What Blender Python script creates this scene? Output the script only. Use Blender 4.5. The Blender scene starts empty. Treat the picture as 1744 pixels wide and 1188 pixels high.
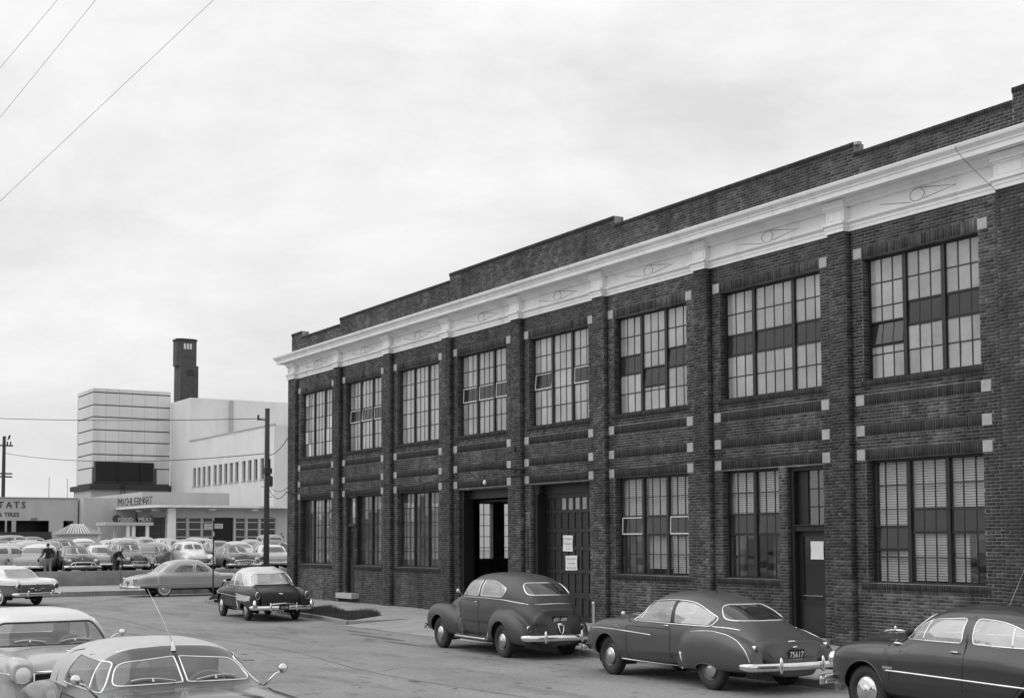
import bpy, math, random
import numpy as np
from mathutils import Vector, Matrix
R = math.radians
random.seed(7); RNG = np.random.default_rng(7)
sc = bpy.context.scene
col = sc.collection

# ------------------------------------------------------------------ camera
CAM = np.array([52.36, -21.32, 2.296]); YAW, PIT, ROL = 0.54962689, 0.0624521, -0.0038534
fw = np.array([-math.cos(YAW)*math.cos(PIT), math.sin(YAW)*math.cos(PIT), math.sin(PIT)])
rr = np.cross(fw, [0, 0, 1]); rr /= np.linalg.norm(rr); uu = np.cross(rr, fw)
r2 = math.cos(ROL)*rr + math.sin(ROL)*uu; u2 = -math.sin(ROL)*rr + math.cos(ROL)*uu
cd = bpy.data.cameras.new('camera'); cam = bpy.data.objects.new('camera', cd); col.objects.link(cam)
M4 = Matrix.Identity(4)
for i in range(3):
    M4[i][0] = r2[i]; M4[i][1] = u2[i]; M4[i][2] = -fw[i]; M4[i][3] = CAM[i]
cam.matrix_world = M4
cd.sensor_width = 36; cd.lens = 2300/1744*36; cd.shift_y = 180.3/1744; cd.shift_x = 0.0003
cd.clip_end = 3000; cd.clip_start = .1
sc.camera = cam

# ------------------------------------------------------------------ world and sun
SUN_EL, SUN_AZ = R(52), R(238)      # direction the light comes from (azimuth in xy plane)
w = bpy.data.worlds.new('World'); sc.world = w; w.use_nodes = True
nt = w.node_tree; nt.nodes.clear()
def N(t, **k):
    n = nt.nodes.new(t)
    for a, b in k.items():
        if a == 'inp':
            for i, v in b.items(): n.inputs[i].default_value = v
        else: setattr(n, a, b)
    return n
tc = N('ShaderNodeTexCoord')
sky = N('ShaderNodeTexSky'); sky.sky_type = 'NISHITA'; sky.sun_disc = False
sky.sun_elevation = SUN_EL; sky.sun_rotation = R(90)-SUN_AZ
bw = N('ShaderNodeRGBToBW'); nt.links.new(sky.outputs[0], bw.inputs[0])
mp = N('ShaderNodeMapping'); mp.inputs['Scale'].default_value = (2.0, 2.0, 5.0); mp.inputs['Rotation'].default_value = (.12, .1, .4)
nt.links.new(tc.outputs['Generated'], mp.inputs[0])
no = N('ShaderNodeTexNoise', inp={'Scale': 1.7, 'Detail': 9.0, 'Roughness': .62, 'Distortion': .25})
nt.links.new(mp.outputs[0], no.inputs['Vector'])
rp = N('ShaderNodeMapRange', inp={1: .3, 2: .68, 3: 7.1, 4: 10.0}); nt.links.new(no.outputs[0], rp.inputs[0])
sep = N('ShaderNodeSeparateXYZ'); nt.links.new(tc.outputs['Generated'], sep.inputs[0])
rz = N('ShaderNodeMapRange', inp={1: 0.0, 2: .42, 3: .90, 4: 1.08}); nt.links.new(sep.outputs[2], rz.inputs[0])
rm = N('ShaderNodeMath', operation='MULTIPLY'); nt.links.new(rp.outputs[0], rm.inputs[0]); nt.links.new(rz.outputs[0], rm.inputs[1])
mx = N('ShaderNodeMix', data_type='FLOAT'); mx.inputs[0].default_value = .9
nt.links.new(bw.outputs[0], mx.inputs[2]); nt.links.new(rm.outputs[0], mx.inputs[3])
bg = N('ShaderNodeBackground'); bg.inputs[1].default_value = .1
nt.links.new(mx.outputs[0], bg.inputs[0])
wo = N('ShaderNodeOutputWorld'); nt.links.new(bg.outputs[0], wo.inputs[0])
sd = bpy.data.lights.new('sun', 'SUN'); sd.energy = 1.1; sd.angle = R(75); sd.color = (1, 1, 1)
so = bpy.data.objects.new('sun', sd); col.objects.link(so)
sv = Vector((math.cos(SUN_AZ)*math.cos(SUN_EL), math.sin(SUN_AZ)*math.cos(SUN_EL), math.sin(SUN_EL)))
so.rotation_euler = sv.to_track_quat('Z', 'Y').to_euler(); so.location = (20, -40, 60)
sc.view_settings.view_transform = 'Standard'; sc.view_settings.look = 'None'
sc.view_settings.exposure = .12; sc.view_settings.gamma = 1; sc.view_settings.use_curve_mapping = False
sc.render.engine = 'CYCLES'

# ------------------------------------------------------------------ materials
MATS = {}
def mat(name, v, rough=.8, metal=0., coat=0., var=0., vs=3., vs3=(1, 1, 1), bump=0., bs=30., island=0., spec=.5, world=False, det=6, stain=None, coatr=.06, objrand=0.):
    """grey procedural material: v = albedo, var = relative noise, island = per-piece variation"""
    if name in MATS: return MATS[name]
    m = bpy.data.materials.new(name); m.use_nodes = True; t = m.node_tree; b = t.nodes['Principled BSDF']
    b.inputs['Base Color'].default_value = (v, v, v, 1); b.inputs['Roughness'].default_value = rough
    b.inputs['Metallic'].default_value = metal; b.inputs['Coat Weight'].default_value = coat; b.inputs['Coat Roughness'].default_value = coatr
    b.inputs['Specular IOR Level'].default_value = spec
    L = t.links.new
    def nn(ty, **k):
        n = t.nodes.new(ty)
        for a, c in k.items():
            if a == 'inp':
                for i, q in c.items(): n.inputs[i].default_value = q
            else: setattr(n, a, c)
        return n
    co = None
    if var or bump or stain:
        if world: g = nn('ShaderNodeNewGeometry'); o = g.outputs['Position']
        else: g = nn('ShaderNodeTexCoord'); o = g.outputs['Object']
        mpn = nn('ShaderNodeMapping'); mpn.inputs['Scale'].default_value = vs3; L(o, mpn.inputs[0]); co = mpn.outputs[0]
    last = None
    if var:
        n1 = nn('ShaderNodeTexNoise', inp={'Scale': vs, 'Detail': det, 'Roughness': .62}); L(co, n1.inputs['Vector'])
        r1 = nn('ShaderNodeMapRange', inp={1: .3, 2: .7, 3: 1-var, 4: 1+var}); L(n1.outputs[0], r1.inputs[0]); last = r1.outputs[0]
    for (ss, lo, hi, a, sc3) in (stain if isinstance(stain, list) else ([stain] if stain else [])):
        m2 = nn('ShaderNodeMapping'); m2.inputs['Scale'].default_value = sc3; L(o, m2.inputs[0])
        n2 = nn('ShaderNodeTexNoise', inp={'Scale': ss, 'Detail': 5, 'Roughness': .6}); L(m2.outputs[0], n2.inputs['Vector'])
        r3 = nn('ShaderNodeMapRange', inp={1: lo, 2: hi, 3: 1., 4: a}); L(n2.outputs[0], r3.inputs[0])
        if last:
            mm = nn('ShaderNodeMath', operation='MULTIPLY'); L(last, mm.inputs[0]); L(r3.outputs[0], mm.inputs[1]); last = mm.outputs[0]
        else: last = r3.outputs[0]
    if island:
        g2 = nn('ShaderNodeNewGeometry'); r2_ = nn('ShaderNodeMapRange', inp={1: 0., 2: 1., 3: 1-island, 4: 1+island})
        rnd = g2.outputs['Random Per Island']
        L(rnd, r2_.inputs[0])
        if last:
            mm = nn('ShaderNodeMath', operation='MULTIPLY'); L(last, mm.inputs[0]); L(r2_.outputs[0], mm.inputs[1]); last = mm.outputs[0]
        else: last = r2_.outputs[0]
    if objrand:
        oi = nn('ShaderNodeObjectInfo'); ro = nn('ShaderNodeMapRange', inp={1: 0., 2: 1., 3: 1-objrand, 4: 1+objrand}); L(oi.outputs['Random'], ro.inputs[0])
        mm = nn('ShaderNodeMath', operation='MULTIPLY', inp={0: 1.}); L(ro.outputs[0], mm.inputs[1])
        if last: L(last, mm.inputs[0])
        last = mm.outputs[0]
    if last:
        m3 = nn('ShaderNodeMath', operation='MULTIPLY', inp={1: v}); L(last, m3.inputs[0])
        cb = nn('ShaderNodeCombineColor'); [L(m3.outputs[0], cb.inputs[i]) for i in range(3)]
        L(cb.outputs[0], b.inputs['Base Color'])
    if bump:
        n4 = nn('ShaderNodeTexNoise', inp={'Scale': bs, 'Detail': 4}); L(co, n4.inputs['Vector'])
        bp = nn('ShaderNodeBump', inp={'Strength': bump, 'Distance': .01}); L(n4.outputs[0], bp.inputs['Height']); L(bp.outputs[0], b.inputs['Normal'])
    MATS[name] = m; return m
def glassmat(name, tint=.5, rough=.02, dirt=.05, dv=.25, ior=1.5, nscale=1.5):
    m = bpy.data.materials.new(name); m.use_nodes = True; t = m.node_tree; t.nodes.clear(); L = t.links.new
    out = t.nodes.new('ShaderNodeOutputMaterial'); tr = t.nodes.new('ShaderNodeBsdfTransparent'); tr.inputs[0].default_value = (tint, tint, tint, 1)
    gl = t.nodes.new('ShaderNodeBsdfGlossy'); gl.inputs['Roughness'].default_value = rough; gl.inputs[0].default_value = (1, 1, 1, 1)
    df = t.nodes.new('ShaderNodeBsdfDiffuse'); df.inputs[0].default_value = (dv, dv, dv, 1)
    lw = t.nodes.new('ShaderNodeLayerWeight'); lw.inputs[0].default_value = .5
    pw = t.nodes.new('ShaderNodeMath'); pw.operation = 'POWER'; pw.inputs[1].default_value = 4.5; L(lw.outputs['Facing'], pw.inputs[0])
    fr = t.nodes.new('ShaderNodeMapRange'); fr.inputs[3].default_value = 2*((ior-1)/(ior+1))**2; fr.inputs[4].default_value = 1.0; L(pw.outputs[0], fr.inputs[0])
    m1 = t.nodes.new('ShaderNodeMixShader'); m2 = t.nodes.new('ShaderNodeMixShader')
    tx = t.nodes.new('ShaderNodeTexCoord'); no = t.nodes.new('ShaderNodeTexNoise'); no.inputs['Scale'].default_value = nscale; no.inputs['Detail'].default_value = 5
    mr = t.nodes.new('ShaderNodeMapRange'); mr.inputs[1].default_value = .3; mr.inputs[2].default_value = .7; mr.inputs[3].default_value = dirt*.4; mr.inputs[4].default_value = min(1, dirt*1.6)
    L(tx.outputs['Object'], no.inputs['Vector']); L(no.outputs[0], mr.inputs[0])
    L(mr.outputs[0], m1.inputs[0]); L(tr.outputs[0], m1.inputs[1]); L(df.outputs[0], m1.inputs[2])
    L(fr.outputs[0], m2.inputs[0]); L(m1.outputs[0], m2.inputs[1]); L(gl.outputs[0], m2.inputs[2]); L(m2.outputs[0], out.inputs[0])
    MATS[name] = m; return m

# ------------------------------------------------------------------ mesh helpers
def tag(o, label=None, cat=None, group=None, kind=None):
    for k, v in (('label', label), ('category', cat), ('group', group), ('kind', kind)):
        if v: o[k] = v
    return o
def empty(name, loc=(0, 0, 0), rz=0., label=None, cat=None, group=None):
    o = bpy.data.objects.new(name, None); col.objects.link(o); o.location = loc; o.rotation_euler = (0, 0, rz)
    return tag(o, label, cat, group)
def meshobj(name, V, F, m, parent=None, smooth=False, mi=None):
    me = bpy.data.meshes.new(name)
    V = np.asarray(V, dtype=np.float32).reshape(-1, 3)
    if isinstance(F, np.ndarray) and F.ndim == 2:
        n, k = F.shape
        me.vertices.add(len(V)); me.vertices.foreach_set('co', V.ravel())
        me.loops.add(n*k); me.loops.foreach_set('vertex_index', F.ravel().astype(np.int32))
        me.polygons.add(n); me.polygons.foreach_set('loop_start', np.arange(0, n*k, k, dtype=np.int32))
        me.update(calc_edges=True)
    else:
        me.from_pydata([tuple(v) for v in V.tolist()], [], [tuple(int(i) for i in f) for f in F])
    for x in (m if isinstance(m, (list, tuple)) else [m]): me.materials.append(x)
    if mi is not None: me.polygons.foreach_set('material_index', np.asarray(mi, dtype=np.int32))
    if smooth: me.polygons.foreach_set('use_smooth', np.ones(len(me.polygons), dtype=bool))
    me.update()
    o = bpy.data.objects.new(name, me); col.objects.link(o)
    if parent: o.parent = parent
    return o
class MB:
    def __init__(s): s.V = []; s.F = []; s.mi = []; s.m = 0
    def add(s, V, F):
        n = len(s.V); s.V += [tuple(v) for v in V]; s.F += [tuple(i+n for i in f) for f in F]; s.mi += [s.m]*len(F); return s
    def box(s, x0, x1, y0, y1, z0, z1):
        return s.add([(x0, y0, z0), (x1, y0, z0), (x1, y1, z0), (x0, y1, z0), (x0, y0, z1), (x1, y0, z1), (x1, y1, z1), (x0, y1, z1)],
                     [(0, 3, 2, 1), (4, 5, 6, 7), (0, 1, 5, 4), (1, 2, 6, 5), (2, 3, 7, 6), (3, 0, 4, 7)])
    def obox(s, c, ax, ay, az):
        c = Vector(c); ax, ay, az = Vector(ax), Vector(ay), Vector(az)
        P = [c+i*ax+j*ay+k*az for k in (-1, 1) for (i, j) in ((-1, -1), (1, -1), (1, 1), (-1, 1))]
        return s.add(P, [(0, 3, 2, 1), (4, 5, 6, 7), (0, 1, 5, 4), (1, 2, 6, 5), (2, 3, 7, 6), (3, 0, 4, 7)])
    def tube(s, pts, r, n=6, closed=False, flat=None):
        pts = [Vector(p) for p in pts]; m = len(pts)
        rad = r if isinstance(r, (list, tuple)) else [r]*m
        rings = []; up = None
        for i, p in enumerate(pts):
            a = pts[(i-1) % m] if (closed or i) else p; b = pts[(i+1) % m] if (closed or i < m-1) else p
            d = (b-a)
            if d.length < 1e-9: d = Vector((0, 0, 1))
            d.normalize()
            if up is None:
                up = Vector((0, 0, 1)) if abs(d.z) < .9 else Vector((1, 0, 0))
            u = up-d*up.dot(d)
            if u.length < 1e-5: u = d.orthogonal()
            u.normalize(); up = u; v = d.cross(u)
            rings.append([p+(u*math.cos(k*2*math.pi/n)+v*math.sin(k*2*math.pi/n)*(flat or 1))*rad[i] for k in range(n)])
        V = [q for rg in rings for q in rg]; F = []
        for i in range(m if closed else m-1):
            for k in range(n):
                a = i*n+k; b = i*n+(k+1) % n; c = ((i+1) % m)*n+(k+1) % n; d = ((i+1) % m)*n+k
                F.append((a, b, c, d))
        if not closed: F += [tuple(range(n-1, -1, -1)), tuple((m-1)*n+k for k in range(n))]
        return s.add(V, F)
    def lathe(s, prof, c, axis='y', n=24, a0=0, a1=2*math.pi):
        """prof: (r, h) list, h along axis"""
        V = []; full = abs(a1-a0-2*math.pi) < 1e-6; k = n if full else n+1
        for (r, h) in prof:
            for i in range(k):
                a = a0+(a1-a0)*i/n; x, y = r*math.cos(a), r*math.sin(a)
                p = (x, h, y) if axis == 'y' else ((h, x, y) if axis == 'x' else (x, y, h))
                V.append((c[0]+p[0], c[1]+p[1], c[2]+p[2]))
        F = []
        for j in range(len(prof)-1):
            for i in range(n):
                i2 = (i+1) % k
                F.append((j*k+i, (j+1)*k+i, (j+1)*k+i2, j*k+i2))
        return s.add(V, F)
    def prism(s, poly, d0, d1, f):
        """poly 2d list, f(a,b,d)->xyz, extruded between depths d0,d1"""
        n = len(poly)
        V = [f(a, b, d0) for a, b in poly]+[f(a, b, d1) for a, b in poly]
        F = [tuple(range(n-1, -1, -1)), tuple(range(n, 2*n))]+[(i, (i+1) % n, n+(i+1) % n, n+i) for i in range(n)]
        return s.add(V, F)
    def obj(s, name, m, parent=None, smooth=False, kind=None):
        o = meshobj(name, s.V, s.F, m, parent, smooth, s.mi if isinstance(m, (list, tuple)) else None)
        if kind: o['kind'] = kind
        return o
def autosmooth(o, ang=35):
    me = o.data
    me.polygons.foreach_set('use_smooth', np.ones(len(me.polygons), dtype=bool))
    try: me.set_sharp_from_angle(angle=R(ang))
    except Exception: pass
    return o
def box(name, x0, x1, y0, y1, z0, z1, m, parent=None):
    return MB().box(x0, x1, y0, y1, z0, z1).obj(name, m, parent)
def text_mesh(s, size, extr=.0, xs=1.):
    cu = bpy.data.curves.new('lettering', 'FONT'); cu.body = s; cu.size = size; cu.extrude = extr; cu.align_x = 'CENTER'; cu.align_y = 'CENTER'
    cu.resolution_u = 2
    o = bpy.data.objects.new('lettering', cu); col.objects.link(o)
    bpy.context.view_layer.update()
    me = bpy.data.meshes.new_from_object(o.evaluated_get(bpy.context.evaluated_depsgraph_get()))
    bpy.data.objects.remove(o); bpy.data.curves.remove(cu)
    if xs != 1:
        for v in me.vertices: v.co.x *= xs
    return me
def lettering(s, size, loc, rot, m, parent=None, name='lettering', extr=0., xs=1., bold=0):
    me = text_mesh(s, size, extr, xs); me.materials.clear(); me.materials.append(m)
    o = bpy.data.objects.new(name, me); col.objects.link(o); o.location = loc; o.rotation_euler = rot
    if parent: o.parent = parent
    return o
def catmull(P, k=6, closed=False):
    P = [np.array(p, float) for p in P]; out = []; n = len(P)
    for i in range(n if closed else n-1):
        if closed: a, b, c, d = P[i-1], P[i], P[(i+1) % n], P[(i+2) % n]
        else: a, b, c, d = P[max(i-1, 0)], P[i], P[i+1], P[min(i+2, n-1)]
        for j in range(k):
            t = j/k
            out.append(.5*((2*b)+(-a+c)*t+(2*a-5*b+4*c-d)*t*t+(-a+3*b-3*c+d)*t**3))
    if not closed: out.append(P[-1])
    return [tuple(p) for p in out]
# ------------------------------------------------------------------ car bodies: implicit surface, polygonised, cut into panels and panes
def pchip(x, P):
    P = sorted(P); X = np.array([p[0] for p in P], float); Y = np.array([p[1] for p in P], float)
    h = np.diff(X); d = np.diff(Y)/h; m = np.zeros(len(X))
    for i in range(1, len(X)-1):
        if d[i-1]*d[i] > 0:
            w1, w2 = 2*h[i]+h[i-1], h[i]+2*h[i-1]; m[i] = (w1+w2)/(w1/d[i-1]+w2/d[i])
    m[0] = d[0]; m[-1] = d[-1]
    xc = np.clip(x, X[0], X[-1]); i = np.clip(np.searchsorted(X, xc)-1, 0, len(X)-2)
    t = (xc-X[i])/h[i]
    return ((2*t**3-3*t*t+1)*Y[i]+(t**3-2*t*t+t)*h[i]*m[i]+(-2*t**3+3*t*t)*Y[i+1]+(t**3-t*t)*h[i]*m[i+1])
def smin(a, b, k):
    h = np.maximum(k-np.abs(a-b), 0)/k
    return np.minimum(a, b)-h*h*k*.25
def comp(x, y, z, c, sym=True):
    """one swept super-elliptical volume. c: top=[(x,z)], bot, w=[(x,halfwidth)], yc, n, and for cabins belt"""
    zt = pchip(x, c['top']); hw = np.maximum(pchip(x, c['w']), .02)
    yc = c.get('yc', 0)
    if isinstance(yc, list): yc = pchip(x, yc)
    ya = np.abs(y)-yc if c.get('yc') else np.abs(y)
    n = c.get('n', 3.)
    if 'belt' in c:
        zb = c['belt']; hz = np.maximum(zt-zb, .02); q = np.maximum(z-zb, 0)/hz
        low = zb-.25-z
        hw2 = hw*(1-c.get('tumble', 0)*q)
        g = ((np.abs(ya)/hw2)**n+q**n)**(1/n); f = (g-1)*np.minimum(hw, hz); f = np.maximum(f, low)
    else:
        zb = pchip(x, c['bot']) if isinstance(c['bot'], list) else c['bot']
        hz = np.maximum((zt-zb)/2, .02); zc = (zt+zb)/2
        if 'low' in c:  # different sharpness below: flat sides kept vertical
            q = np.where(z > zc, np.abs(z-zc)/hz, np.abs(z-zc)/hz)
        q = np.abs(z-zc)/hz
        g = ((np.abs(ya)/hw)**n+q**n)**(1/n); f = (g-1)*np.minimum(hw, hz)
    x0, x1 = min(p[0] for p in c['top']), max(p[0] for p in c['top'])
    return np.maximum(f, np.maximum(x-x1, x0-x))
def carfield(C):
    def f(x, y, z):
        d = None
        for c in C['comps']:
            e = comp(x, y, z, c)
            d = e if d is None else smin(d, e, c.get('k', .06))
        return d
    return f
def surface_nets(f, lo, hi, h):
    n = [int(math.ceil((hi[i]-lo[i])/h))+1 for i in range(3)]
    ax = [lo[i]+np.arange(n[i])*h for i in range(3)]
    D = f(ax[0][:, None, None], ax[1][None, :, None], ax[2][None, None, :]); D = np.broadcast_to(D, n).copy()
    S = D < 0
    cells = np.zeros([k-1 for k in n], dtype=int)
    for a in (0, 1):
        for b in (0, 1):
            for c in (0, 1): cells += S[a:n[0]-1+a, b:n[1]-1+b, c:n[2]-1+c]
    act = (cells > 0) & (cells < 8); idx = -np.ones(act.shape, dtype=int); I = np.argwhere(act); idx[act] = np.arange(len(I))
    P = np.zeros((len(I), 3)); cnt = np.zeros(len(I))
    corner = [(a, b, c) for a in (0, 1) for b in (0, 1) for c in (0, 1)]
    for c0 in corner:
        for k in range(3):
            if c0[k] == 0:
                c1 = list(c0); c1[k] = 1
                d0 = D[I[:, 0]+c0[0], I[:, 1]+c0[1], I[:, 2]+c0[2]]; d1 = D[I[:, 0]+c1[0], I[:, 1]+c1[1], I[:, 2]+c1[2]]
                m = (d0 < 0) != (d1 < 0); t = np.where(m, d0/np.where(m, d0-d1, 1), 0)
                q = np.tile(np.array(c0, float), (len(I), 1)); q[:, k] += t
                P[m] += q[m]; cnt[m] += 1
    P = (I+P/cnt[:, None])*h+np.array(lo)
    Q = []
    for k in range(3):
        sl0 = [slice(None)]*3; sl1 = [slice(None)]*3; sl0[k] = slice(0, n[k]-1); sl1[k] = slice(1, n[k])
        a, b = S[tuple(sl0)], S[tuple(sl1)]; E = np.argwhere(a != b)
        u, v = (k+1) % 3, (k+2) % 3
        E = E[(E[:, u] > 0) & (E[:, v] > 0) & (E[:, u] < n[u]-1) & (E[:, v] < n[v]-1)]
        def cell(du, dv):
            e = E.copy(); e[:, u] -= du; e[:, v] -= dv; return idx[e[:, 0], e[:, 1], e[:, 2]]
        q = np.stack([cell(1, 1), cell(0, 1), cell(0, 0), cell(1, 0)], 1)
        fl = ~a[E[:, 0], E[:, 1], E[:, 2]]
        q[fl] = q[fl][:, ::-1]; Q.append(q)
    return P, np.concatenate(Q)
def newton(f, P, h, it=3):
    for _ in range(it):
        d = f(P[:, 0], P[:, 1], P[:, 2]); e = 1e-3; g = np.zeros_like(P)
        for k in range(3):
            Q = P.copy(); Q[:, k] += e; g[:, k] = (f(Q[:, 0], Q[:, 1], Q[:, 2])-d)/e
        gg = (g**2).sum(1)+1e-6; st = -(d/gg)[:, None]*g
        l = np.linalg.norm(st, axis=1); s = np.minimum(1, h*.5/np.maximum(l, 1e-9)); P = P+st*s[:, None]
    return P
def inpoly(a, b, P):
    r = np.zeros(a.shape, bool); n = len(P)
    for i in range(n):
        (x0, y0), (x1, y1) = P[i], P[(i+1) % n]
        if y0 == y1: continue
        c = ((y0 > b) != (y1 > b)) & (a < (x1-x0)*(b-y0)/(y1-y0)+x0); r ^= c
    return r
def nearest(a, b, P):
    best = np.full(a.shape, 1e9); na = a.copy(); nb = b.copy(); n = len(P)
    for i in range(n):
        (x0, y0), (x1, y1) = P[i], P[(i+1) % n]; dx, dy = x1-x0, y1-y0; L = dx*dx+dy*dy+1e-12
        t = np.clip(((a-x0)*dx+(b-y0)*dy)/L, 0, 1); px, py = x0+t*dx, y0+t*dy; d = np.hypot(a-px, b-py)
        m = d < best; best[m] = d[m]; na[m] = px[m]; nb[m] = py[m]
    return best, na, nb
# views: 'L' left side (y>0) seen as (x,z); 'R' right side; 'F' front seen as (y,z); 'B' back (y,z); 'T' top (x,y)
AX = {'L': (0, 2, 1, 1), 'R': (0, 2, 1, -1), 'F': (1, 2, 0, 1), 'B': (1, 2, 0, -1), 'T': (0, 1, 2, 1)}
def onto(f, view, ab, C):
    """project 2d points of a view onto the body surface (first hit from outside)"""
    i, j, k, s = AX[view]; ab = np.asarray(ab, float); n = len(ab)
    far = {1: 1.15, 0: 3.2, 2: 1.9}[k]; lim = C.get('lim'+view, {1: .05, 0: -1.2 if view == 'F' else -0.2, 2: .2}[k])
    ts = np.linspace(far, lim, 160) if s > 0 else -np.linspace(far, (-lim if k == 0 else lim), 160)
    if view == 'B': ts = np.linspace(-3.2, -.2, 160)
    if view == 'F': ts = np.linspace(3.2, -1.0, 220)
    P = np.zeros((n, len(ts), 3)); P[:, :, i] = ab[:, 0:1]; P[:, :, j] = ab[:, 1:2]; P[:, :, k] = ts[None]
    D = f(P[..., 0], P[..., 1], P[..., 2]); ins = D < 0; first = ins.argmax(1); ok = ins.any(1)
    out = np.zeros((n, 3))
    for q in range(n):
        if not ok[q]:
            out[q] = np.nan; continue
        e = max(first[q], 1); d0, d1 = D[q, e-1], D[q, e]; t = d0/(d0-d1) if d0 != d1 else 0
        out[q] = P[q, e-1]+(P[q, e]-P[q, e-1])*t
    good = ~np.isnan(out[:, 0])
    out = out[good]
    return out
def dens(P, step=.04, closed=False):
    out = []; n = len(P)
    for i in range(n if closed else n-1):
        a, b = np.array(P[i], float), np.array(P[(i+1) % n], float); k = max(1, int(np.linalg.norm(b-a)/step))
        out += [tuple(a+(b-a)*j/k) for j in range(k)]
    if not closed: out.append(tuple(P[-1]))
    return out
def roundpoly(P, r=.06, k=4):
    out = []; n = len(P)
    for i in range(n):
        p = np.array(P[i], float); rad = r
        if len(P[i]) > 2: rad = P[i][2]; p = p[:2]
        a = np.array(P[i-1][:2], float)-p; b = np.array(P[(i+1) % n][:2], float)-p
        la, lb = np.linalg.norm(a), np.linalg.norm(b); q = min(rad, la*.45, lb*.45)
        pa, pb = p+a/la*q, p+b/lb*q
        for j in range(k+1):
            t = j/k; out.append(tuple((1-t)**2*pa+2*t*(1-t)*p+t*t*pb))
    return out
WHEELS = {}
def wheel_mesh(kind, paint, seg=28):
    key = (kind, paint.name, seg)
    if key in WHEELS: return WHEELS[key]
    RT = .345; tw = .085
    tp = [(.205, -tw*.75), (.23, -tw*1.0), (.28, -tw*1.05), (.325, -tw*.85), (RT-.004, -tw*.6), (RT, 0), (RT-.004, tw*.6), (.325, tw*.85), (.28, tw*1.05), (.23, tw), (.205, tw*.75)]
    m = MB(); m.lathe(tp, (0, 0, 0), 'y', seg)
    if kind == 'whitewall':
        m.m = 1; m.lathe([(.215, tw*.95), (.24, tw*1.04), (.275, tw*1.075), (.285, tw*1.06)], (0, 0, 0), 'y', seg)
    else:
        m.m = 2; m.lathe([(.315, tw*.93), (.318, tw*.935), (.321, tw*.91)], (0, 0, 0), 'y', seg)
    m.m = 0
    for i in range(36):    # tread blocks
        a = i*math.pi/18; c, s = math.cos(a), math.sin(a)
        for yy in (-.035, 0, .035): m.obox((c*(RT+.001), yy, s*(RT+.001)), (c*.004, 0, s*.004), (0, .012, 0), (-s*.02, 0, c*.02))
    tyre = meshobj('tyre', m.V, m.F, [MATS['rubber'], MATS['whitewall'], MATS['rubber_worn']], None, False, m.mi)
    autosmooth(tyre, 40); tm = tyre.data; bpy.data.objects.remove(tyre)
    m = MB(); m.lathe([(.205, .055), (.212, .07), (.2, .078), (.185, .06), (.165, .045), (.13, .045)], (0, 0, 0), 'y', seg)
    m.lathe([(.205, -.06), (0.0, -.05)], (0, 0, 0), 'y', seg)
    rim = meshobj('rim', m.V, m.F, paint); autosmooth(rim, 40); rm_ = rim.data; bpy.data.objects.remove(rim)
    m = MB()
    cr = .15 if kind != 'full' else .2
    m.lathe([(cr, .05), (cr*1.0, .066), (cr*.93, .08), (cr*.7, .094), (cr*.45, .098), (cr*.38, .104), (cr*.2, .112), (0.001, .115)], (0, 0, 0), 'y', seg)
    cap = meshobj('hubcap', m.V, m.F, MATS['dull_chrome' if kind == 'plain' else 'chrome']); autosmooth(cap, 50); cm = cap.data; bpy.data.objects.remove(cap)
    WHEELS[key] = (tm, rm_, cm); return WHEELS[key]
def add_wheel(parent, loc, side, kind, paint, steer=0., seg=28):
    tm, rm_, cm = wheel_mesh(kind, paint, seg)
    wv = bpy.data.objects.new('wheel', tm); col.objects.link(wv); wv.parent = parent; wv.location = loc
    wv.rotation_euler = (0, random.uniform(0, 6), (0 if side > 0 else math.pi)+steer); wv.rotation_mode = 'XYZ'
    # spin applied about local y, then flip about z
    for nm, me in (('rim', rm_), ('hubcap', cm)):
        o = bpy.data.objects.new(nm, me); col.objects.link(o); o.parent = wv
    return wv
def bar(name, path, hh, tt, m, parent, n=10, ry=1.0):
    """bumper bar: rounded section of half height hh and thickness tt swept along path (plan curve)"""
    P = [Vector(p) for p in path]; V = []; F = []; k = 12; L = len(P)
    for i, p in enumerate(P):
        d = (P[min(i+1, L-1)]-P[max(i-1, 0)]); d.z = 0; d.normalize(); nrm = Vector((d.y, -d.x, 0)); s = 1.0
        e = min(i, L-1-i)
        if e == 0: s = .55
        elif e == 1: s = .9
        for j in range(k):
            a = 2*math.pi*j/k; c, q = math.cos(a), math.sin(a)
            V.append(p+nrm*(abs(c)**.8*math.copysign(1, c))*tt*s+Vector((0, 0, 1))*(abs(q)**.7*math.copysign(1, q))*hh*s)
    for i in range(L-1):
        for j in range(k): F.append((i*k+j, i*k+(j+1) % k, (i+1)*k+(j+1) % k, (i+1)*k+j))
    F += [tuple(range(k)), tuple(range((L-1)*k, L*k))[::-1]]
    return meshobj(name, V, F, m, parent, True)
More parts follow.
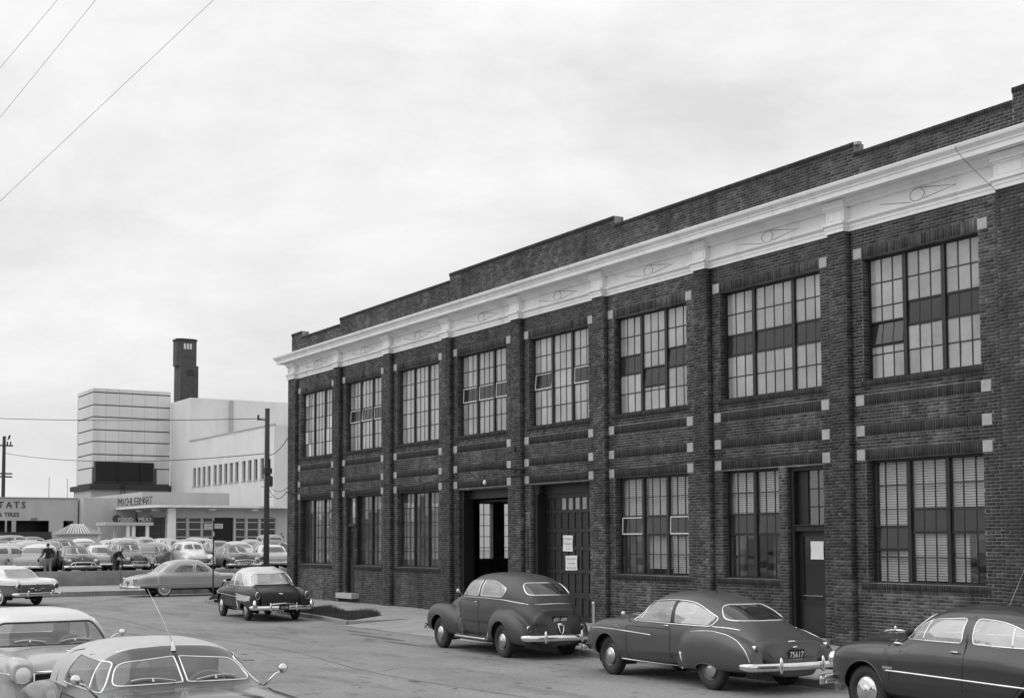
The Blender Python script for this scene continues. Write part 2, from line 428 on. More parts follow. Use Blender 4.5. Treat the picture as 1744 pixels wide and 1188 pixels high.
def car_template(C, h):
    """polygonise once, return list of pieces (name, sub-parent name, mesh)"""
    f = carfield(C); xs = [p[0] for c in C['comps'] for p in c['top']]; zs = [p[1] for c in C['comps'] for p in c['top']]
    lo = (min(xs)-h*1.5, -1.05, .12); hi = (max(xs)+h*1.5, 1.05, max(zs)+2*h)
    lo = (lo[0], -math.ceil(1.0/h)*h-h/2, lo[2])
    V, F = surface_nets(f, lo, (hi[0], -lo[1], hi[2]), h); V = newton(f, V, h)
    regs = []
    for rg in C['cut']:          # (part name, view, polygon, material, zmin/x guard)
        for v in (('L', 'R') if rg[1] == 'S' else (rg[1],)): regs.append((rg[0], v, rg[2], rg[3]))
    for a in C['arch']:
        ax, az, rx = a[:3]; rz = a[3] if len(a) > 3 else rx
        P = [(ax+rx*math.cos(t), az+rz*math.sin(t)) for t in np.linspace(-.05, math.pi+.05, 26)]+[(ax-rx, .05), (ax+rx, .05)]
        for v in ('L', 'R'): regs.insert(0, (None, v, P, None))
    fr = -np.ones(len(F), int); moved = np.zeros(len(V), bool)
    Nf = None
    def nrm():
        a, b, c, d = (V[F[:, i]] for i in range(4)); n = np.cross(c-a, d-b); return n/(np.linalg.norm(n, axis=1)[:, None]+1e-12)
    def vn():
        n = nrm(); o = np.zeros_like(V)
        for i in range(4): np.add.at(o, F[:, i], n)
        return o/(np.linalg.norm(o, axis=1)[:, None]+1e-12)
    for ri, (nm, v, P, mt) in enumerate(regs):
        i, j, k, s = AX[v]; n0 = vn()
        ok = (n0[:, k]*s > .12) & (V[:, k]*s > (-.9 if k == 0 else 0.02))
        if v == 'F': ok &= V[:, 0] > -.3
        if v == 'B': ok &= V[:, 0] < .3
        d, na, nb = nearest(V[:, i], V[:, j], P)
        if nm is None: ok &= np.abs(V[:, 1]) > .5
        m = ok & (d < h*.55) & ~moved
        Vo = V.copy(); nf0 = nrm(); V[m, i] = na[m]; V[m, j] = nb[m]; m0 = m.copy()
        for _ in range(3):      # slide back to the surface along the view axis
            q = V[m]; d0 = f(q[:, 0], q[:, 1], q[:, 2]); q2 = q.copy(); q2[:, k] += 1e-3
            g = (f(q2[:, 0], q2[:, 1], q2[:, 2])-d0)/1e-3; g = np.where(np.abs(g) < .15, np.sign(g)*.15+1e-9, g); q[:, k] -= np.clip(d0/g, -h*.5, h*.5); V[m] = q
        for _ in range(4):      # undo any snap that would fold a face over or leave the surface
            bad = np.zeros(len(V), bool); nf1 = nrm(); fb_ = (nf0*nf1).sum(1) < .35
            bad[F[fb_].ravel()] = True; off_ = np.abs(f(V[:, 0], V[:, 1], V[:, 2])) > .010; bad |= off_; bad &= m
            if not bad.any(): break
            V[bad] = Vo[bad]; m = m & ~bad
        moved |= m
        fn = nrm(); ce = V[F].mean(1)
        okf = (fn[:, k]*s > .1) & (ce[:, k]*s > (-.9 if k == 0 else 0.02))
        if v == 'F': okf &= ce[:, 0] > -.3
        if v == 'B': okf &= ce[:, 0] < .3
        if nm is None: okf = (np.abs(ce[:, 1]) > .5) & (ce[:, 1]*s > 0)
        ins = okf & inpoly(ce[:, i], ce[:, j], P) & (fr < 0)
        fr[ins] = ri
    if 'tonef' in C:
        g = C['tonef']
        for _ in range(3):
            g0 = g(V); gr = np.zeros_like(V)
            for k in range(3):
                Q = V.copy(); Q[:, k] += 1e-4; gr[:, k] = (g(Q)-g0)/1e-4
            m = (np.abs(g0) < h*.6) & ~moved
            st = (g0/((gr**2).sum(1)+1e-9))[:, None]*gr; V[m] -= st[m]; V[m] = newton(f, V[m], h, 1)
    out = []
    def sub(mask, name, mats, mi=None):
        Fs = F[mask]; 
        if not len(Fs): return None
        u, inv = np.unique(Fs, return_inverse=True); inv = inv.reshape(Fs.shape)
        o = meshobj(name, V[u], inv.astype(np.int32), mats, None, True, mi); return o
    ce = V[F].mean(1); tone = np.zeros(len(F), int)
    if 'tonef' in C: tone = (C['tonef'](ce) > 0).astype(int)
    fn0 = nrm()
    tone[(fn0[:, 2] < -.8) & (ce[:, 2] < .5)] = 2
    m = fr < 0
    out.append(('body', None, sub(m, 'body', None or [C['paint'], C.get('paint2', C['paint']), MATS['under']], tone[m]), None))
    for a in C['arch']:
        ax, az, rx = a[:3]; rz = a[3] if len(a) > 3 else rx
        P = [(ax+rx*math.cos(t), az+rz*math.sin(t)) for t in np.linspace(-.02, math.pi+.02, 22)]
        for s_ in (1, -1):
            lip = MB(); wl = MB(); pts = onto(f, 'L' if s_ > 0 else 'R', P, C)
            if len(pts) > 3: lip.tube(pts, .011, 5)
            R_ = max(rx+.03, .40); Q = [(ax+R_*math.cos(t), .35+(R_)*math.sin(t)) for t in np.linspace(-.35, math.pi+.35, 15)]
            yo = (np.abs(pts[:, 1]).min()-.012 if len(pts) else .8)*s_; yi = .50*s_
            V_ = [(x, yi, z) for x, z in Q]+[(x, yo, z) for x, z in Q]; n_ = len(Q)
            wl.add(V_, [(i, i+1, n_+i+1, n_+i) for i in range(n_-1)]+[tuple(range(n_))])
            if h < .045 and lip.V: out.append(('arch_lip', None, lip.obj('arch_lip', C['paint'], None, True), None))
            out.append(('wheel_well', None, wl.obj('wheel_well', MATS['under'], None), None))
    for ri, (nm, v, P, mt) in enumerate(regs):
        if nm is None: continue
        m = fr == ri
        o = sub(m, nm, [C['paint'], C.get('paint2', C['paint']), MATS['under']] if mt == 'paint' else [MATS[mt]], tone[m] if mt == 'paint' else None)
        if o: out.append((nm, None, o, (v, P)))
    for (nm, v, P, r, mt, closed) in C.get('strips', []):
        for vv in (('L', 'R') if v == 'S' else (v,)):
            pts = onto(f, vv, dens(P, max(.035, h), closed), C)
            if len(pts) < 2: continue
            if not closed and len(pts) > 4:
                for _ in range(7): pts[1:-1] = (pts[:-2]+pts[1:-1]*2+pts[2:])/4
            elif closed and len(pts) > 6:
                for _ in range(1): pts = (np.roll(pts, 1, 0)+pts*2+np.roll(pts, -1, 0))/4
            mb = MB(); mb.tube(pts, r, 6 if h < .045 else 4, closed)
            out.append((nm, None, mb.obj(nm, MATS[mt], None, True), None))
    return f, out
def seat_part(parent, x, w, zs, zb, m):
    mb = MB()
    def cush(x0, x1, z0, z1, lean):
        n = 7; V = []; F = []
        mb.add([(x0, -w, z0), (x1, -w, z0), (x1, w, z0), (x0, w, z0), (x0+lean, -w*.97, z1), (x1+lean, -w*.97, z1), (x1+lean, w*.97, z1), (x0+lean, w*.97, z1)],
               [(0, 3, 2, 1), (4, 5, 6, 7), (0, 1, 5, 4), (1, 2, 6, 5), (2, 3, 7, 6), (3, 0, 4, 7)])
    cush(x-.05, x+.45, zs-.2, zs, 0); cush(x-.2, x-.02, zs-.1, zb, -.1)
    o = mb.obj('seat', m, parent); bv = o.modifiers.new('b', 'BEVEL'); bv.width = .04; bv.segments = 2
    return o
def build_car(C, name, loc, head, label, h=.03, group=None, pitch=0.):
    root = empty(name, loc, head, label, 'car', group); 
    f, pcs = car_template(C, h)
    for nm, sp, o, info in pcs: o.parent = root
    rt = C.get('rt', .345); g = C.get('track', .74); wk = C.get('wheel', 'plain'); wp = C.get('wpaint', C['paint'])
    for ax in (C['wb']/2, -C['wb']/2):
        for s in (1, -1): add_wheel(root, (ax, s*g, .345), s, wk, wp, C.get('steer', 0) if ax > 0 else 0, 32 if h < .045 else 16)
    if h < .045:   # interior
        for x in C.get('seats', (-.35, -1.15)): seat_part(root, x, .6, .62, C.get('seatz', 1.02), MATS['upholstery'])
        mb = MB(); mb.box(C['dash']-.18, C['dash']+.25, -.66, .66, .78, C.get('dashz', .98)); o = mb.obj('dashboard', MATS['upholstery'], root)
        bv = o.modifiers.new('b', 'BEVEL'); bv.width = .05; bv.segments = 2
        mb = MB(); sx, sy, sz = C['dash']-.38, .36, C.get('dashz', .98)+.02
        ring = [(sx+.19*math.sin(a)*.45, sy+.2*math.cos(a), sz+.19*math.sin(a)*.9) for a in np.linspace(0, 2*math.pi, 29)[:-1]]
        mb.tube(ring, .012, 6, True)
        for a in (.3, math.pi-.3, -math.pi/2): mb.tube([(sx, sy, sz), (sx+.19*math.sin(a)*.45, sy+.2*math.cos(a), sz+.19*math.sin(a)*.9)], .009, 5)
        mb.tube([(sx, sy, sz), (sx+.45, sy, sz-.22)], .025, 6)
        mb.obj('steering_wheel', MATS['wheel_ivory'], root, True)
    for b in C.get('bumpers', []):
        hw, xc, bow, z, hh, tt, wrap, guards = b     # half width, x at centre, bow, height, half height, thickness, wrap length, guard ys
        sg = 1 if xc > 0 else -1; path = []
        path.append((xc-sg*(bow+wrap), -hw, z)); path.append((xc-sg*(bow+wrap*.45), -hw*1.0, z))
        for t in np.linspace(-1, 1, 17): path.append((xc-sg*bow*abs(t)**2.6, hw*.965*t, z))
        path.append((xc-sg*(bow+wrap*.45), hw*1.0, z)); path.append((xc-sg*(bow+wrap), hw, z))
        if xc < 0: path = path[::-1]
        bo = bar('bumper', path, hh, tt, MATS['chrome'], root)
        for gy in guards:
            mb = MB(); gx = xc-sg*bow*abs(gy/hw)**2.6+sg*tt*1.2
            pr = [(0.001, -.10), (.022, -.095), (.032, -.05), (.034, 0), (.032, .07), (.024, .12), (.010, .145), (.001, .15)]
            mb.lathe(pr, (gx, gy, z), 'z', 12); mb.obj('bumper_guard', MATS['chrome'], bo, True)
    for (x, y, z, r, kind, rx) in C.get('lamps', []):
        for s in (1, -1):
            sg = 1 if x > 0 else -1; mb = MB(); mb.m = 0
            prof = [(r*1.0, -.12), (r*1.16, -.03), (r*1.18, .0), (r*1.1, .018), (r*1.0, .012)]
            mb.lathe([(a, sg*b_) for a, b_ in prof], (x, s*y, z), 'x', 20)
            mb.m = 1; mb.lathe([(r*1.02, sg*.01), (r*.8, sg*.03), (r*.45, sg*.045), (.001, sg*.05)], (x, s*y, z), 'x', 20)
            lm = 'lens' if kind == 'head' else 'redlens'
            o = mb.obj('headlight' if kind == 'head' else 'tail_light', [MATS[C.get('lampring', 'chrome')], MATS[lm]], root, True)
            if rx: 
                o.data.transform(Matrix.Translation((x, s*y, z)) @ Matrix.Scale(rx, 4, (0, 0, 1)) @ Matrix.Translation((-x, -s*y, -z)))
    for ex in C.get('extra', []): ex(root, f, C)
    return root
def spline_closed(P, k=5): return catmull(P, k, True)
def plate(root, x, z, txt, sgn=-1, w=.15, hh=.075, name='licence_plate', tilt=0., sub=None, dark=True):
    mb = MB(); mb.box(-.008, .008, -w, w, -hh, hh); o = mb.obj(name, MATS['plate_dark' if dark else 'plate_light'], root); o.location = (x, 0 if not isinstance(z, tuple) else z[1], z if not isinstance(z, tuple) else z[0]); o.rotation_euler = (0, tilt, 0)
    lm = MATS['plate_ink' if dark else 'ink']
    lettering(txt, hh*1.45, (sgn*.012, 0, .006 if sub else 0), (R(90), 0, R(90)*sgn), lm, o, 'plate_number', .001, .85)
    if sub:
        lettering(sub, hh*.36, (sgn*.012, 0, -hh*.8), (R(90), 0, R(90)*sgn), lm, o, 'plate_caption', .001)
    return o
# ------------------------------------------------------------------ shared materials for cars
mat('rubber', .028, .75, var=.3, vs=6, bump=.2, bs=60); mat('rubber_worn', .05, .8); mat('whitewall', .6, .6, var=.15, vs=8)
mat('chrome', .75, .12, metal=1.0, var=.12, vs=5); mat('dull_chrome', .55, .3, metal=1.0)
mat('under', .02, .9); mat('seam', .012, .8); mat('lens', .75, .12, spec=.8, coat=.6); mat('redlens', .03, .15, coat=.8)
mat('upholstery', .16, .8, var=.2); mat('wheel_ivory', .35, .3, coat=.4); mat('plate_dark', .02, .4); mat('plate_ink', .9, .5)
mat('plate_light', .6, .4); mat('ink', .03, .6); mat('dark_trim', .03, .35); mat('black_interior', .01, .9)
def paint(name, v, rough=.32, coat=.55, dust=.16, coatr=.12):
    return mat(name, v, rough, coat=coat, var=dust, vs=1.6, det=8, coatr=coatr, spec=.5)
glassmat('car_glass', .85, .03, .22, .75, 2.0, 2.0)
glassmat('screen_glass', .85, .02, .12, .5, 1.55, 2.0)
glassmat('rear_glass', .3, .03, .10, .2, 1.55, 2.0)
P_F = paint('paint_slate', .034, .45, .25, .2, .3); P_G = paint('paint_grey_mid', .055, .42, .3, .16, .25); P_H = paint('paint_charcoal', .028, .3, .55, .15, .1)
P_E1 = mat('paint_black', .006, .28, coat=.12, var=.2, vs=1.6, spec=.25, coatr=.06); P_E2 = paint('paint_cream', .62, .3, .5, .08)
P_C1 = paint('paint_pearl', .72, .3, .5, .08); P_C2 = paint('paint_steel', .11, .3, .6, .12)
P_D = paint('paint_silver', .38, .28, .6, .1); P_A1 = paint('paint_offwhite', .66, .32, .5, .08); P_A2 = paint('paint_light_grey', .42, .26, .7, .12)
P_B1 = paint('paint_canvas', .5, .7, .05, .1); P_B2 = paint('paint_dark_grey', .045, .22, .5, .12)
def mir(P): return [(-a, b) for a, b in P]
def CH(nm, v, P, r=.010, closed=True, mt='chrome'): return (nm, v, P, r, mt, closed)

# car with bulging separate fenders (late 1940s two door sedan)
dw = roundpoly([(.60, 1.225, .03), (.38, 1.52, .08), (-.27, 1.56, .04), (-.29, 1.225, .04)], .05)
qw = roundpoly([(-.40, 1.225, .04), (-.40, 1.56, .04), (-.85, 1.55, .25), (-1.42, 1.40, .18), (-1.34, 1.225, .12)], .1)
ws = roundpoly([(.025, 1.25, .02), (.025, 1.535, .02), (.46, 1.50, .08), (.54, 1.26, .06)], .05)
rw = roundpoly([(-.52, 1.28, .08), (-.45, 1.52, .12), (.45, 1.52, .12), (.52, 1.28, .08)], .1)
CF = dict(paint=P_F, wb=2.95, wpaint=P_F, track=.725, dash=.62, archy=.5, wheel='plain', seatz=1.1,
 comps=[dict(top=[(-2.52, .40), (-2.49, .66), (-2.38, .90), (-2.15, 1.06), (-1.7, 1.15), (-1, 1.19), (0, 1.20), (.7, 1.22), (.9, 1.22), (1.3, 1.18), (1.75, 1.07), (1.98, .96), (2.08, .8), (2.12, .6)], bot=.28,
             w=[(-2.50, .25), (-2.4, .52), (-2.1, .64), (-1.5, .72), (-.5, .76), (.4, .74), (.9, .60), (1.5, .44), (1.95, .33), (2.12, .2)], n=4.2),
        dict(top=[(-2.44, .95), (-2.28, 1.18), (-2.06, 1.38), (-1.66, 1.58), (-1.1, 1.69), (-.45, 1.715), (.1, 1.69), (.38, 1.62), (.52, 1.52), (.90, 1.21)], belt=.98,
             w=[(-2.44, .34), (-2.1, .56), (-1.35, .72), (-.4, .745), (.3, .71), (.92, .58)], n=2.9, k=.09),
        dict(top=[(.45, .45), (.58, .70), (.9, .87), (1.4, .985), (1.8, .985), (2.08, .90), (2.22, .76), (2.28, .6)], bot=[(.45, .3), (2.1, .36), (2.28, .45)],
             w=[(.45, .12), (.7, .20), (1.2, .245), (1.9, .24), (2.15, .18), (2.28, .08)], yc=.63, n=2.5, k=.045),
        dict(top=[(-2.36, .42), (-2.28, .62), (-2.0, .83), (-1.6, .95), (-1.25, .95), (-.98, .84), (-.82, .6), (-.76, .42)], bot=.28,
             w=[(-2.36, .08), (-2.1, .17), (-1.5, .21), (-.95, .18), (-.76, .08)], yc=.675, n=2.4, k=.035),
        dict(top=[(-.9, .36), (.7, .36)], bot=.27, w=[(-.9, .1), (.7, .1)], yc=.745, n=4, k=.03)],
 arch=[(1.475, .36, .395), (-1.475, .36, .39)],
 cut=[('side_window', 'S', dw, 'car_glass'), ('quarter_window', 'S', qw, 'car_glass'), ('windshield', 'F', ws, 'screen_glass'), ('windshield', 'F', mir(ws), 'screen_glass'), ('rear_window', 'B', rw, 'rear_glass'),
      ('door', 'S', roundpoly([(.68, 1.12, .03), (.60, .40, .03), (-.345, .38, .05), (-.345, 1.12, .02)]), 'paint')],
 strips=[CH('window_trim', 'S', dw), CH('window_trim', 'S', qw, .013), CH('window_trim', 'F', ws), CH('window_trim', 'F', mir(ws)), CH('window_trim', 'B', rw, .016),
         CH('belt_moulding', 'S', [(1.0, 1.17), (.4, 1.185), (-.6, 1.185), (-1.4, 1.17), (-2.05, 1.11)], .012, False), CH('belt_moulding', 'B', [(-.58, 1.10), (0, 1.115), (.58, 1.10)], .012, False),
         CH('door_seam', 'S', roundpoly([(.68, 1.12, .03), (.60, .40, .03), (-.345, .38, .05), (-.345, 1.12, .02)]), .006, True, 'seam'),
         CH('boot_seam', 'B', [(-.52, .86), (-.53, .7), (-.45, .53), (.45, .53), (.53, .7), (.52, .86)], .005, False, 'seam'),
         CH('sill_moulding', 'S', [(.62, .335), (-.78, .335)], .026, False), CH('stone_guard', 'S', [(-.83, .66), (-.82, .5), (-.82, .36)], .017, False, 'dull_chrome')],
 bumpers=[(.80, -2.62, .16, .44, .062, .028, .16, (-.42, .42)), (.84, 2.42, .16, .45, .06, .028, .15, (-.4, .4))],
 lamps=[(-2.30, .62, .62, .045, 'tail', 1.2), (2.22, .60, .80, .09, 'head', 1.0)], lampring='chrome')
def f_extra(root, f, C):
    plate(root, -2.47, .80, '#51-009', -1, .17, .075, tilt=-.25)
    mb = MB(); mb.tube([(-2.5, -.07, .72), (-2.535, -.04, .56), (-2.54, 0, .5), (-2.535, .04, .56), (-2.5, .07, .72)], .014, 6); mb.obox((-2.51, 0, .70), (.01, 0, 0), (0, .07, 0), (0, 0, .025)); mb.obj('boot_emblem', MATS['chrome'], root, True)
    handle(root, f, -.24, 1.09); mirror(root, f, .66, 1.25, .05, (1,), .10)
def handle(root, f, x, z, s0=(1, -1)):
    for s in s0:
        p = onto(f, 'L' if s > 0 else 'R', [(x, z)], {})
        if not len(p): continue
        y = p[0][1]; mb = MB()
        mb.tube([(x+.07, y+s*.005, z), (x+.06, y+s*.03, z), (x-.06, y+s*.034, z+.004), (x-.075, y+s*.028, z)], [.012, .012, .010, .006], 8)
        mb.lathe([(.013, 0), (.013, .008), (.001, .01)], (x, y+s*.002, z-.05), 'y', 10)
        mb.obj('door_handle', MATS['chrome'], root, True)
def mirror(root, f, x, z, up=.12, s0=(1,), out=.12):
    for s in s0:
        p = onto(f, 'L' if s > 0 else 'R', [(x, z-.08)], {})
        y = p[0][1] if len(p) else s*.7
        mb = MB(); mb.tube([(x, y, z-.08), (x+.02, y+s*out*.6, z+up*.4), (x+.02, y+s*out, z+up*.7)], .01, 6)
        mb.lathe([(.001, -.012), (.042, -.010), (.050, .0), (.045, .015), (.025, .026), (.001, .030)], (x+.02, y+s*out, z+up*.9), 'x', 16)
        mb.obj('wing_mirror', MATS['chrome'], root, True)
CF['extra'] = [f_extra]

# long fastback of 1950
dw = roundpoly([(.66, 1.02, .03), (.34, 1.33, .10), (-.34, 1.375, .04), (-.40, 1.03, .04)], .05)
vent = [(.50, 1.03), (.42, 1.30)]
qw = roundpoly([(-.50, 1.03, .04), (-.44, 1.375, .05), (-.85, 1.35, .3), (-1.44, 1.15, .1), (-1.30, 1.02, .05)], .1)
ws = roundpoly([(.025, 1.05, .02), (.025, 1.40, .02), (.48, 1.37, .08), (.60, 1.07, .06)], .05)
rw = roundpoly([(-.62, 1.10, .10), (-.44, 1.34, .15), (.44, 1.34, .15), (.62, 1.10, .10)], .1)
CG = dict(paint=P_G, wb=2.92, wpaint=P_G, track=.735, dash=.72, archy=.5, seatz=1.0,
 comps=[dict(top=[(-2.62, .46), (-2.58, .62), (-2.40, .80), (-2.0, .94), (-1.6, 1.0), (-.8, 1.02), (0, 1.03), (.8, 1.04), (1.4, 1.02), (1.85, .95), (2.1, .82), (2.18, .6)], bot=.27,
             w=[(-2.62, .36), (-2.5, .52), (-2.1, .62), (-1.2, .75), (-.2, .84), (.8, .86), (1.4, .82), (1.9, .74), (2.1, .62), (2.18, .45)], n=4.0),
        dict(top=[(-2.52, .7), (-2.2, .93), (-1.8, 1.15), (-1.4, 1.33), (-.9, 1.47), (-.4, 1.525), (.05, 1.52), (.32, 1.46), (.5, 1.36), (.95, 1.04)], belt=.80,
             w=[(-2.52, .45), (-2.0, .58), (-1.3, .74), (-.4, .82), (.3, .80), (.95, .68)], n=2.9, k=.12),
        dict(top=[(1.0, 1.0), (1.2, 1.08), (1.6, 1.07), (1.95, .98), (2.15, .80), (2.2, .6)], bot=.5, w=[(1.0, .3), (1.6, .40), (2.0, .34), (2.2, .2)], n=2.6, k=.12),
        dict(top=[(-.6, .80), (.3, .93), (1.0, .96), (1.7, .96), (2.05, .88), (2.24, .72), (2.29, .56)], bot=[(-.6, .5), (1, .3), (2.29, .42)],
             w=[(-.6, .06), (.4, .14), (1.2, .20), (1.9, .22), (2.29, .10)], yc=.68, n=2.8, k=.12),
        dict(top=[(-2.62, .50), (-2.5, .70), (-2.1, .86), (-1.6, .955), (-1.15, .95), (-.82, .86), (-.64, .68), (-.58, .44)], bot=[(-2.62, .34), (-.58, .27)],
             w=[(-2.62, .08), (-2.3, .16), (-1.5, .21), (-.95, .19), (-.58, .07)], yc=.735, n=2.7, k=.03)],
 arch=[(1.46, .36, .385), (-1.46, .26, .34, .17)],
 cut=[('side_window', 'S', dw, 'car_glass'), ('quarter_window', 'S', qw, 'car_glass'), ('windshield', 'F', ws, 'screen_glass'), ('windshield', 'F', mir(ws), 'screen_glass'), ('rear_window', 'B', rw, 'rear_glass'),
      ('door', 'S', roundpoly([(.82, .91, .03), (.80, .34, .03), (-.44, .32, .05), (-.45, .91, .02)]), 'paint')],
 strips=[CH('window_trim', 'S', roundpoly([(.70, 1.005, .03), (.36, 1.35, .14), (-.30, 1.395, .2), (-.85, 1.375, .4), (-1.50, 1.13, .1), (-1.38, 1.0, .05)], .1), .012),
         CH('window_divider', 'S', [(-.42, 1.02), (-.38, 1.38)], .014, False, 'dark_trim'), CH('window_divider', 'S', [(-.475, 1.02), (-.42, 1.38)], .014, False, 'dark_trim'),
         CH('vent_divider', 'S', vent, .009, False), CH('window_trim', 'F', ws), CH('window_trim', 'F', mir(ws)), CH('window_trim', 'B', rw, .016),
         CH('belt_moulding', 'S', [(-1.40, 1.0), (-1.75, .99), (-1.95, .965)], .013, False),
         CH('side_spear', 'S', [(2.20, .80), (1.7, .83), (1.0, .82), (.2, .79), (.1, .785)], .012, False),
         CH('door_seam', 'S', roundpoly([(.82, .91, .03), (.80, .34, .03), (-.44, .32, .05), (-.45, .91, .02)]), .006, True, 'seam'),
         CH('fender_moulding', 'S', [(-.95, .90), (-1.3, .935), (-1.6, .94), (-1.9, .905), (-2.2, .82), (-2.42, .69), (-2.52, .50)], .009, False),
         CH('boot_seam', 'B', [(-.56, .80), (-.56, .70), (-.48, .56), (.48, .56), (.56, .70), (.56, .80)], .005, False, 'seam'),
         CH('sill_moulding', 'S', [(1.05, .32), (-.72, .29)], .018, False),
         CH('stone_guard', 'S', [(-.74, .56), (-.77, .42), (-.88, .30), (-.94, .25)], .02, False)],
 bumpers=[(.93, -2.72, .12, .44, .062, .03, .22, (-.42, .42)), (.92, 2.40, .15, .44, .062, .03, .2, (-.4, .4))],
 lamps=[(-2.50, .72, .70, .026, 'tail', 2.2), (2.20, .66, .74, .09, 'head', 1.0)])
def g_extra(root, f, C):
    plate(root, -2.60, .60, '75617', -1, .155, .09, tilt=-.12, sub='19  COUNTY  50')
    mb = MB(); mb.tube([(-2.50, -.13, .80), (-2.52, 0, .81), (-2.50, .13, .80)], [.006, .02, .006], 8, flat=1.4)
    mb.tube([(-2.585, -.05, .715), (-2.60, 0, .73), (-2.585, .05, .715)], .016, 6); mb.obj('boot_emblem', MATS['chrome'], root, True)
    handle(root, f, -.34, .965); mirror(root, f, .78, 1.06, .06)
    for s in (1, -1):
        p = onto(f, 'L' if s > 0 else 'R', [(1.15, .87)], {})
        if len(p): lettering('Deluxe', .085, (1.12, p[0][1]+s*.008, .875), (R(90), 0, R(180) if s > 0 else 0), MATS['chrome'], root, 'script_badge', .003)
    mb = MB(); mb.lathe([(.02, 0), (.02, .03), (.001, .035)], (-.6, 0, 1.51), 'z', 10); mb.obj('roof_knob', MATS['dark_trim'], root)
CG['extra'] = [g_extra]

# slab sided four door of 1950
dw = roundpoly([(.76, 1.095, .03), (.40, 1.36, .12), (-.22, 1.405, .05), (-.25, 1.095, .05)], .05)
qw = roundpoly([(-.42, 1.095, .05), (-.38, 1.405, .06), (-.90, 1.38, .3), (-1.46, 1.15, .10), (-1.42, 1.085, .04)], .1)
ws = roundpoly([(-.66, 1.12, .08), (-.52, 1.42, .1), (.52, 1.42, .1), (.66, 1.12, .08)], .05)
rw = roundpoly([(-.56, 1.10, .10), (-.46, 1.34, .12), (.46, 1.34, .12), (.56, 1.10, .10)], .1)
CHc = dict(paint=P_H, wb=2.90, wpaint=P_H, track=.735, dash=.80, archy=.5, seatz=1.02, wheel='full',
 comps=[dict(top=[(-2.45, .5), (-2.40, .72), (-2.1, .93), (-1.5, 1.03), (-.5, 1.06), (.5, 1.06), (1.3, 1.045), (1.8, 1.01), (2.08, .95), (2.24, .80), (2.28, .60)], bot=[(-2.45, .34), (-1, .26), (1, .26), (2.0, .30), (2.27, .42)],
             w=[(-2.45, .55), (-2.3, .74), (-1.5, .86), (0, .885), (1.2, .88), (1.8, .85), (2.15, .76), (2.27, .62)], n=4.4),
        dict(top=[(-1.95, .94), (-1.7, 1.14), (-1.38, 1.36), (-1.0, 1.50), (-.4, 1.535), (.14, 1.53), (.44, 1.475), (.64, 1.36), (.96, 1.09)], belt=.84,
             w=[(-1.95, .55), (-1.5, .70), (-.8, .82), (.2, .82), (.6, .79), (1.0, .68)], n=3.0, k=.10),
        dict(top=[(.75, 1.06), (1.0, 1.12), (1.5, 1.115), (1.95, 1.06), (2.18, .93), (2.25, .70)], bot=.5, w=[(.75, .4), (1.5, .42), (2.0, .34), (2.24, .2)], n=2.5, k=.1)],
 arch=[(1.45, .36, .40), (-1.45, .34, .37, .33)],
 cut=[('side_window', 'S', dw, 'car_glass'), ('rear_side_window', 'S', qw, 'car_glass'), ('windshield', 'F', ws, 'screen_glass'), ('rear_window', 'B', rw, 'rear_glass'),
      ('door', 'S', roundpoly([(.86, .93, .03), (.93, .34, .03), (-.30, .32, .05), (-.33, .93, .02)]), 'paint'), ('door', 'S', roundpoly([(-.33, .93, .02), (-.30, .32, .05), (-.95, .35, .05), (-1.3, .75, .15), (-1.3, .93, .02)]), 'paint')],
 strips=[CH('window_trim', 'S', dw), CH('window_trim', 'S', qw), CH('vent_divider', 'S', [(.42, 1.095), (.36, 1.37)], .011, False), CH('vent_divider', 'S', [(-1.02, 1.09), (-.98, 1.345)], .012, False),
         CH('window_trim', 'F', ws), CH('window_trim', 'B', rw, .014),
         CH('side_spear', 'S', [(1.02, .665), (.5, .66), (-.5, .645), (-1.3, .63), (-2.1, .62)], .015, False),
         CH('door_seam', 'S', [(.60, 1.24), (.80, 1.08), (.86, 1.03), (.93, .8), (.95, .5), (.93, .34), (-.30, .32), (-.31, .6), (-.33, 1.03), (-.31, 1.43)], .007, False, 'seam'),
         CH('door_seam', 'S', [(-.30, .32), (-.95, .35), (-1.3, .78), (-1.5, 1.0)], .007, False, 'seam')],
 bumpers=[(.92, -2.62, .12, .44, .06, .03, .2, (-.4, .4)), (.90, 2.44, .16, .43, .07, .035, .13, (-.42, .42))],
 lamps=[(-2.42, .70, .72, .045, 'tail', 1.3), (2.22, .66, .73, .095, 'head', 1.0)])
